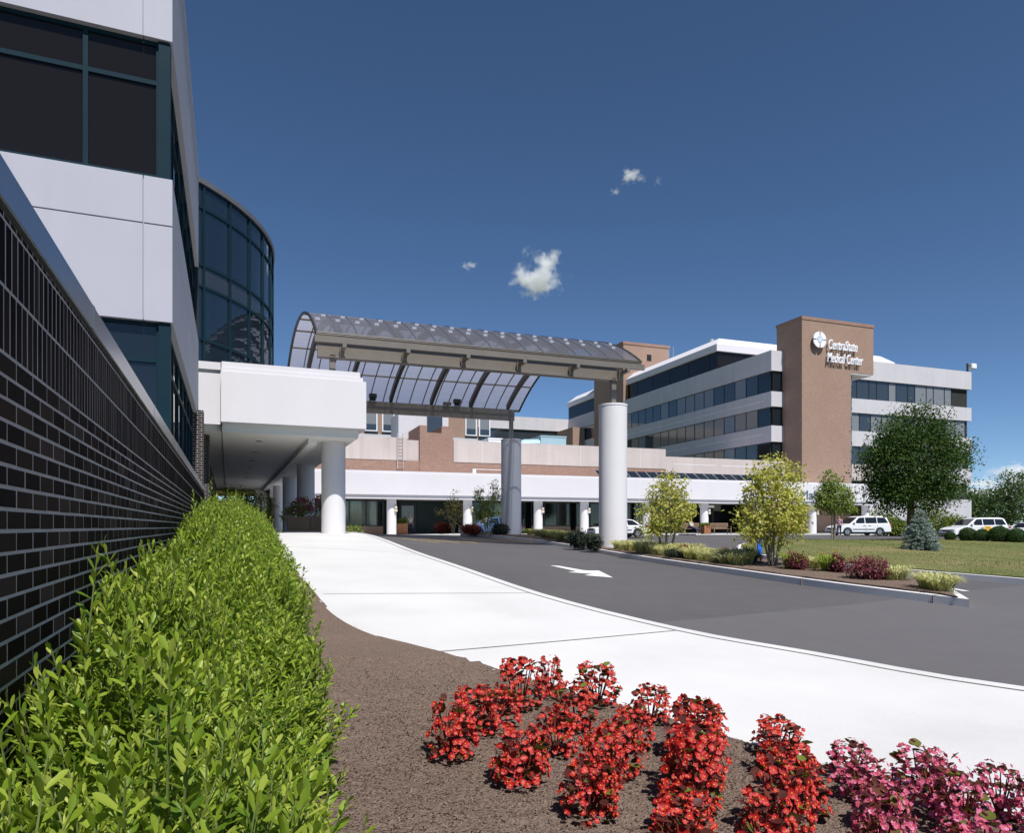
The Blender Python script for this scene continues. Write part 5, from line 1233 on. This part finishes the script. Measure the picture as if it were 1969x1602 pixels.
    for sg in (-1, 1):
        m = MB(); a = .02 if style == 'van' else .0; m.box(a-.015, a+.22, sg*(W/2-.36)-.22, sg*(W/2-.36)+.22, .58, .72) if style == 'van' else m.box(a-.015, a+.12, sg*(W/2-.32)-.2, sg*(W/2-.32)+.2, .54, .66); m.build('headlight', M['clear_lens'], t, bevel=.02)
        m = MB(); m.box(L-.14, L+.012, sg*(W/2-.13)-.10, sg*(W/2-.13)+.10, .72, 1.02 if style == 'van' else .86); m.build('tail_light', M['red_lens'], t, bevel=.02)
        m = MB(); m.box(1.5, 1.72, sg*(W/2+.02)-.09, sg*(W/2+.02)+.09, belt+.05, belt+.2); m.build('mirror', M[paintm], t, bevel=.03)
        m = MB(); m.box(wx[0]+.5, wx[1]-.5, sg*(W/2+.006)-.01, sg*(W/2+.006)+.01, .52, .60); m.build('side_moulding', M['grey_trim'], t)
        for xx in ((2.66,3.78) if style == 'van' else (1.62,2.62,3.3)): m = MB(); m.box(xx-.008, xx+.008, sg*(W/2+.001)-.004, sg*(W/2+.001)+.004, .32, belt-.06); m.build('door_seam', M['black'], t)
        for xx in ((2.42,2.95) if style == 'van' else (2.4,3.1)): m = MB(); m.box(xx, xx+.2, sg*(W/2+.01)-.015, sg*(W/2+.01)+.015, belt-.16, belt-.12); m.build('door_handle', M['grey_trim'], t)
        if decal: m = MB(); m.box(2.74, 3.35, sg*(W/2+.003)-.004, sg*(W/2+.003)+.004, .35, belt-.02); m.build('door_panel', M['yellow'], t)
    m = MB(); m.box(-.02, .06, -.42, .42, .56, .70); 
    m.build('grille', M['black'], t); m = MB(); m.box(-.025, .1, -W/2+.12, W/2-.12, .28, .40); m.build('bumper', M['grey_trim'], t, bevel=.03); m = MB(); m.box(-.032,-.022,-.26,.26,.42,.54); m.build('number_plate', M['curtain'], t)
    m = MB(); m.box(.4, L-.4, -W/2+.15, W/2-.15, .16, .3); m.build('underbody', M['black'], t)
    return t
def vehicles():
    def at(px, d, dz=0.0): return place(px, d, dz)
    x, y, z = at(1598, 62); car('white minivan parked facing left by the brick wall behind the young tree', x, y, z, R_(-14), 'van')
    x, y, z = at(1820, 60); car('white minivan with a yellow door panel behind the clipped round shrubs', x, y, z, R_(-14), 'van', decal=True)
    x, y, z = at(1137, 52.5); car('white sedan parked behind the tall right canopy column', x, y, z, R_(-4), 'sedan')
    x, y, z = at(1940, 58); car('white car at the right picture edge behind the minivan', x, y, z, R_(0), 'sedan')
    x, y, z = at(890, 51); car('blue car mostly hidden behind the middle canopy column', x, y, z, R_(6), 'sedan', 'carblue')
vehicles()

def skin_mesh(name, joints, edges, mat, parent):
    "one continuous surface grown over a stick skeleton"
    me = bpy.data.meshes.new(name); me.from_pydata([j[:3] for j in joints], edges, []); o = link(bpy.data.objects.new(name, me), parent)
    sk = o.modifiers.new('Skin', 'SKIN'); sk.use_smooth_shade = True; me.skin_vertices[0].data[0].use_root = True
    for i, j in enumerate(joints): me.skin_vertices[0].data[i].radius = (j[3], j[4] if len(j) > 4 else j[3])
    o.modifiers.new('Subdivision', 'SUBSURF').levels = 1; o.modifiers['Subdivision'].render_levels = 1; me.materials.append(mat); return o
def person(label, x, y, z, rz, pose, top, legs, hairm='hair'):
    t = thing('person', label, 'person', (x, y, z), rz)
    if pose == 'stand':
        J = [(0,0,.95,.13,.10),(0,0,1.15,.12,.09),(0,0,1.38,.15,.10),(0,0,1.50,.055,.055),(0,-.02,1.60,.075,.085),(0,-.01,1.70,.07,.085),
             (.09,0,.88,.085),(.10,0,.50,.058),(.10,.02,.09,.04),(.10,-.12,.04,.035),(-.09,0,.88,.085),(-.10,0,.50,.058),(-.10,.02,.09,.04),(-.10,-.12,.04,.035),
             (.19,0,1.40,.052),(.24,.02,1.12,.042),(.22,-.10,.90,.03),(.21,-.15,.82,.028),(-.19,0,1.40,.052),(-.24,.02,1.12,.042),(-.22,-.10,.90,.03),(-.21,-.15,.82,.028)]
    else:
        J = [(0,0,.52,.14,.12),(0,.05,.75,.125,.10),(0,.08,.98,.15,.10),(0,.07,1.10,.055),(0,.04,1.19,.075,.085),(0,.05,1.29,.07,.085),
             (.09,-.05,.52,.09),(.11,-.45,.50,.062),(.11,-.46,.10,.042),(.11,-.58,.05,.035),(-.09,-.05,.52,.09),(-.11,-.45,.50,.062),(-.16,-.62,.20,.042),(-.16,-.74,.20,.035),
             (.19,.07,1.0,.052),(.24,.0,.74,.042),(.16,-.24,.62,.03),(.13,-.32,.61,.028),(-.19,.07,1.0,.052),(-.24,.0,.74,.042),(-.16,-.24,.62,.03),(-.13,-.32,.61,.028)]
    E = [(0,1),(1,2),(2,3),(3,4),(4,5),(0,6),(6,7),(7,8),(8,9),(0,10),(10,11),(11,12),(12,13),(2,14),(14,15),(15,16),(16,17),(2,18),(18,19),(19,20),(20,21)]
    skin_mesh('body', J, E, M['skin'], t)
    def part(nm, idx, ed, mat, grow, cut=None):
        jj = []
        for i in idx:
            j = J[i]; jj.append((*j[:3], j[3]+grow, (j[4] if len(j) > 4 else j[3])+grow))
        if cut:
            for (i, k, f) in cut:
                a = Vector(J[idx[i]][:3]).lerp(Vector(J[k][:3]), f); jj.append((*a, J[k][3]+grow+.006))
        skin_mesh(nm, jj, ed, mat, t)
    part('shirt', [0,1,2,14,18,15,19], [(0,1),(1,2),(2,3),(2,4),(3,5),(4,6)], M[top], .014)
    part('trousers', [0,6,7,8,10,11,12], [(0,1),(1,2),(2,3),(0,4),(4,5),(5,6)], M[legs], .012)
    h = J[5]; skin_mesh('hair', [(h[0],h[1]+.02,h[2]+.02,.082,.09),(h[0],h[1]+.05,h[2]-.05,.07,.075)], [(0,1)], M[hairm], t)
    for s_ in (-1, 1):
        m = MB(); f = J[4]; m.box(s_*.03-.012, s_*.03+.012, f[1]-.096, f[1]-.08, f[2]+.045, f[2]+.058); m.build('eye', M['black'], t)
    m = MB(); f = J[4]; m.prism([(-.014,f[2]+.03),(.014,f[2]+.03),(.018,f[2]),(-.018,f[2])], f[1]-.105, f[1]-.07, 'y'); m.build('nose', M['skin'], t)
    return t
x, y, z = place(789, 60.8, .12); person('person in a grey top standing at the dark entrance recess door', x, y, z, R_(10), 'stand', 'cloth_grey', 'cloth_black')
x, y, z = place(1331, 60.9, .125); person('seated person in a white shirt on the bench by the main entrance', x, y+.02, z, R_(25), 'sit', 'cloth_white', 'cloth_navy', 'hair')
x, y, z = place(1614, 57.5, .0); person('person in a pink top standing at the front of the left minivan', x, y, z, R_(-60), 'stand', 'cloth_pink', 'cloth_navy')

# ================================================================ clouds: real volumes far behind the buildings
def cloud(label, px, py, d, w_, h, dens, seed, cover, group=None):
    p = atd(px, py, d); me = bpy.data.meshes.new('cloud'); bm = bmesh.new(); bmesh.ops.create_icosphere(bm, subdivisions=3, radius=1); bm.to_mesh(me); bm.free()
    o = link(bpy.data.objects.new('cloud', me)); o.location = p; o.scale = (w_/2*1.5, w_/2*1.2, h/2*1.5); o.rotation_euler.z = -YAW
    t = NT('cloud_vapour'); t.n.remove(t.b); v = t.new('ShaderNodeVolumePrincipled'); v.inputs['Color'].default_value = (1,1,1,1); v.inputs['Anisotropy'].default_value = -.1
    tc = t.new('ShaderNodeTexCoord'); ln = t.new('ShaderNodeVectorMath', operation='LENGTH'); t.l(tc.outputs['Object'], ln.inputs[0])
    mp = t.new('ShaderNodeMapping'); mp.inputs['Location'].default_value = (seed, seed*.7, 0); mp.inputs['Scale'].default_value = (1, .8, .75); t.l(tc.outputs['Object'], mp.inputs[0])
    n = t.noise(1.8, 7, .62, mp.outputs[0]); f = t.math('SUBTRACT', t.math('MULTIPLY', t.math('SUBTRACT', n, .5), 4.6), t.math('SUBTRACT', t.math('MULTIPLY', ln.outputs['Value'], 1.5), cover))
    t.l(t.math('MULTIPLY', t.math('MINIMUM', t.math('MAXIMUM', f, 0), 1), dens), v.inputs['Density']); t.l(v.outputs[0], t.out.inputs['Volume']); me.materials.append(t.mat)
    tag(o, label, 'cloud', group)
cloud('largest small white cloud in the middle of the blue sky above the canopy', 1036, 526, 900, 66, 48, .16, 3.1, .85)
cloud('tiny faint cloud puff left of the largest cloud', 903, 511, 900, 18, 12, .16, 8.2, .7)
cloud('faint high cloud wisp upper right of the largest cloud', 1216, 338, 900, 28, 18, .14, 5.5, .8)
cloud('tiny faint cloud just below the high wisp', 1183, 367, 900, 14, 9, .12, 1.7, .75)
cloud('thin cloud streak right of the high wisp', 1266, 346, 900, 12, 20, .05, 6.1, .7)
cloud('low white cloud bank behind the far trees at right', 1890, 945, 1400, 150, 36, .08, 2.2, .9)
cloud('low cloud at the right picture edge above the far trees', 1948, 930, 1400, 90, 60, .08, 9.4, .9)
cloud('small cloud near the right picture edge over the low clouds', 1950, 898, 1400, 40, 22, .08, 4.4, .9)
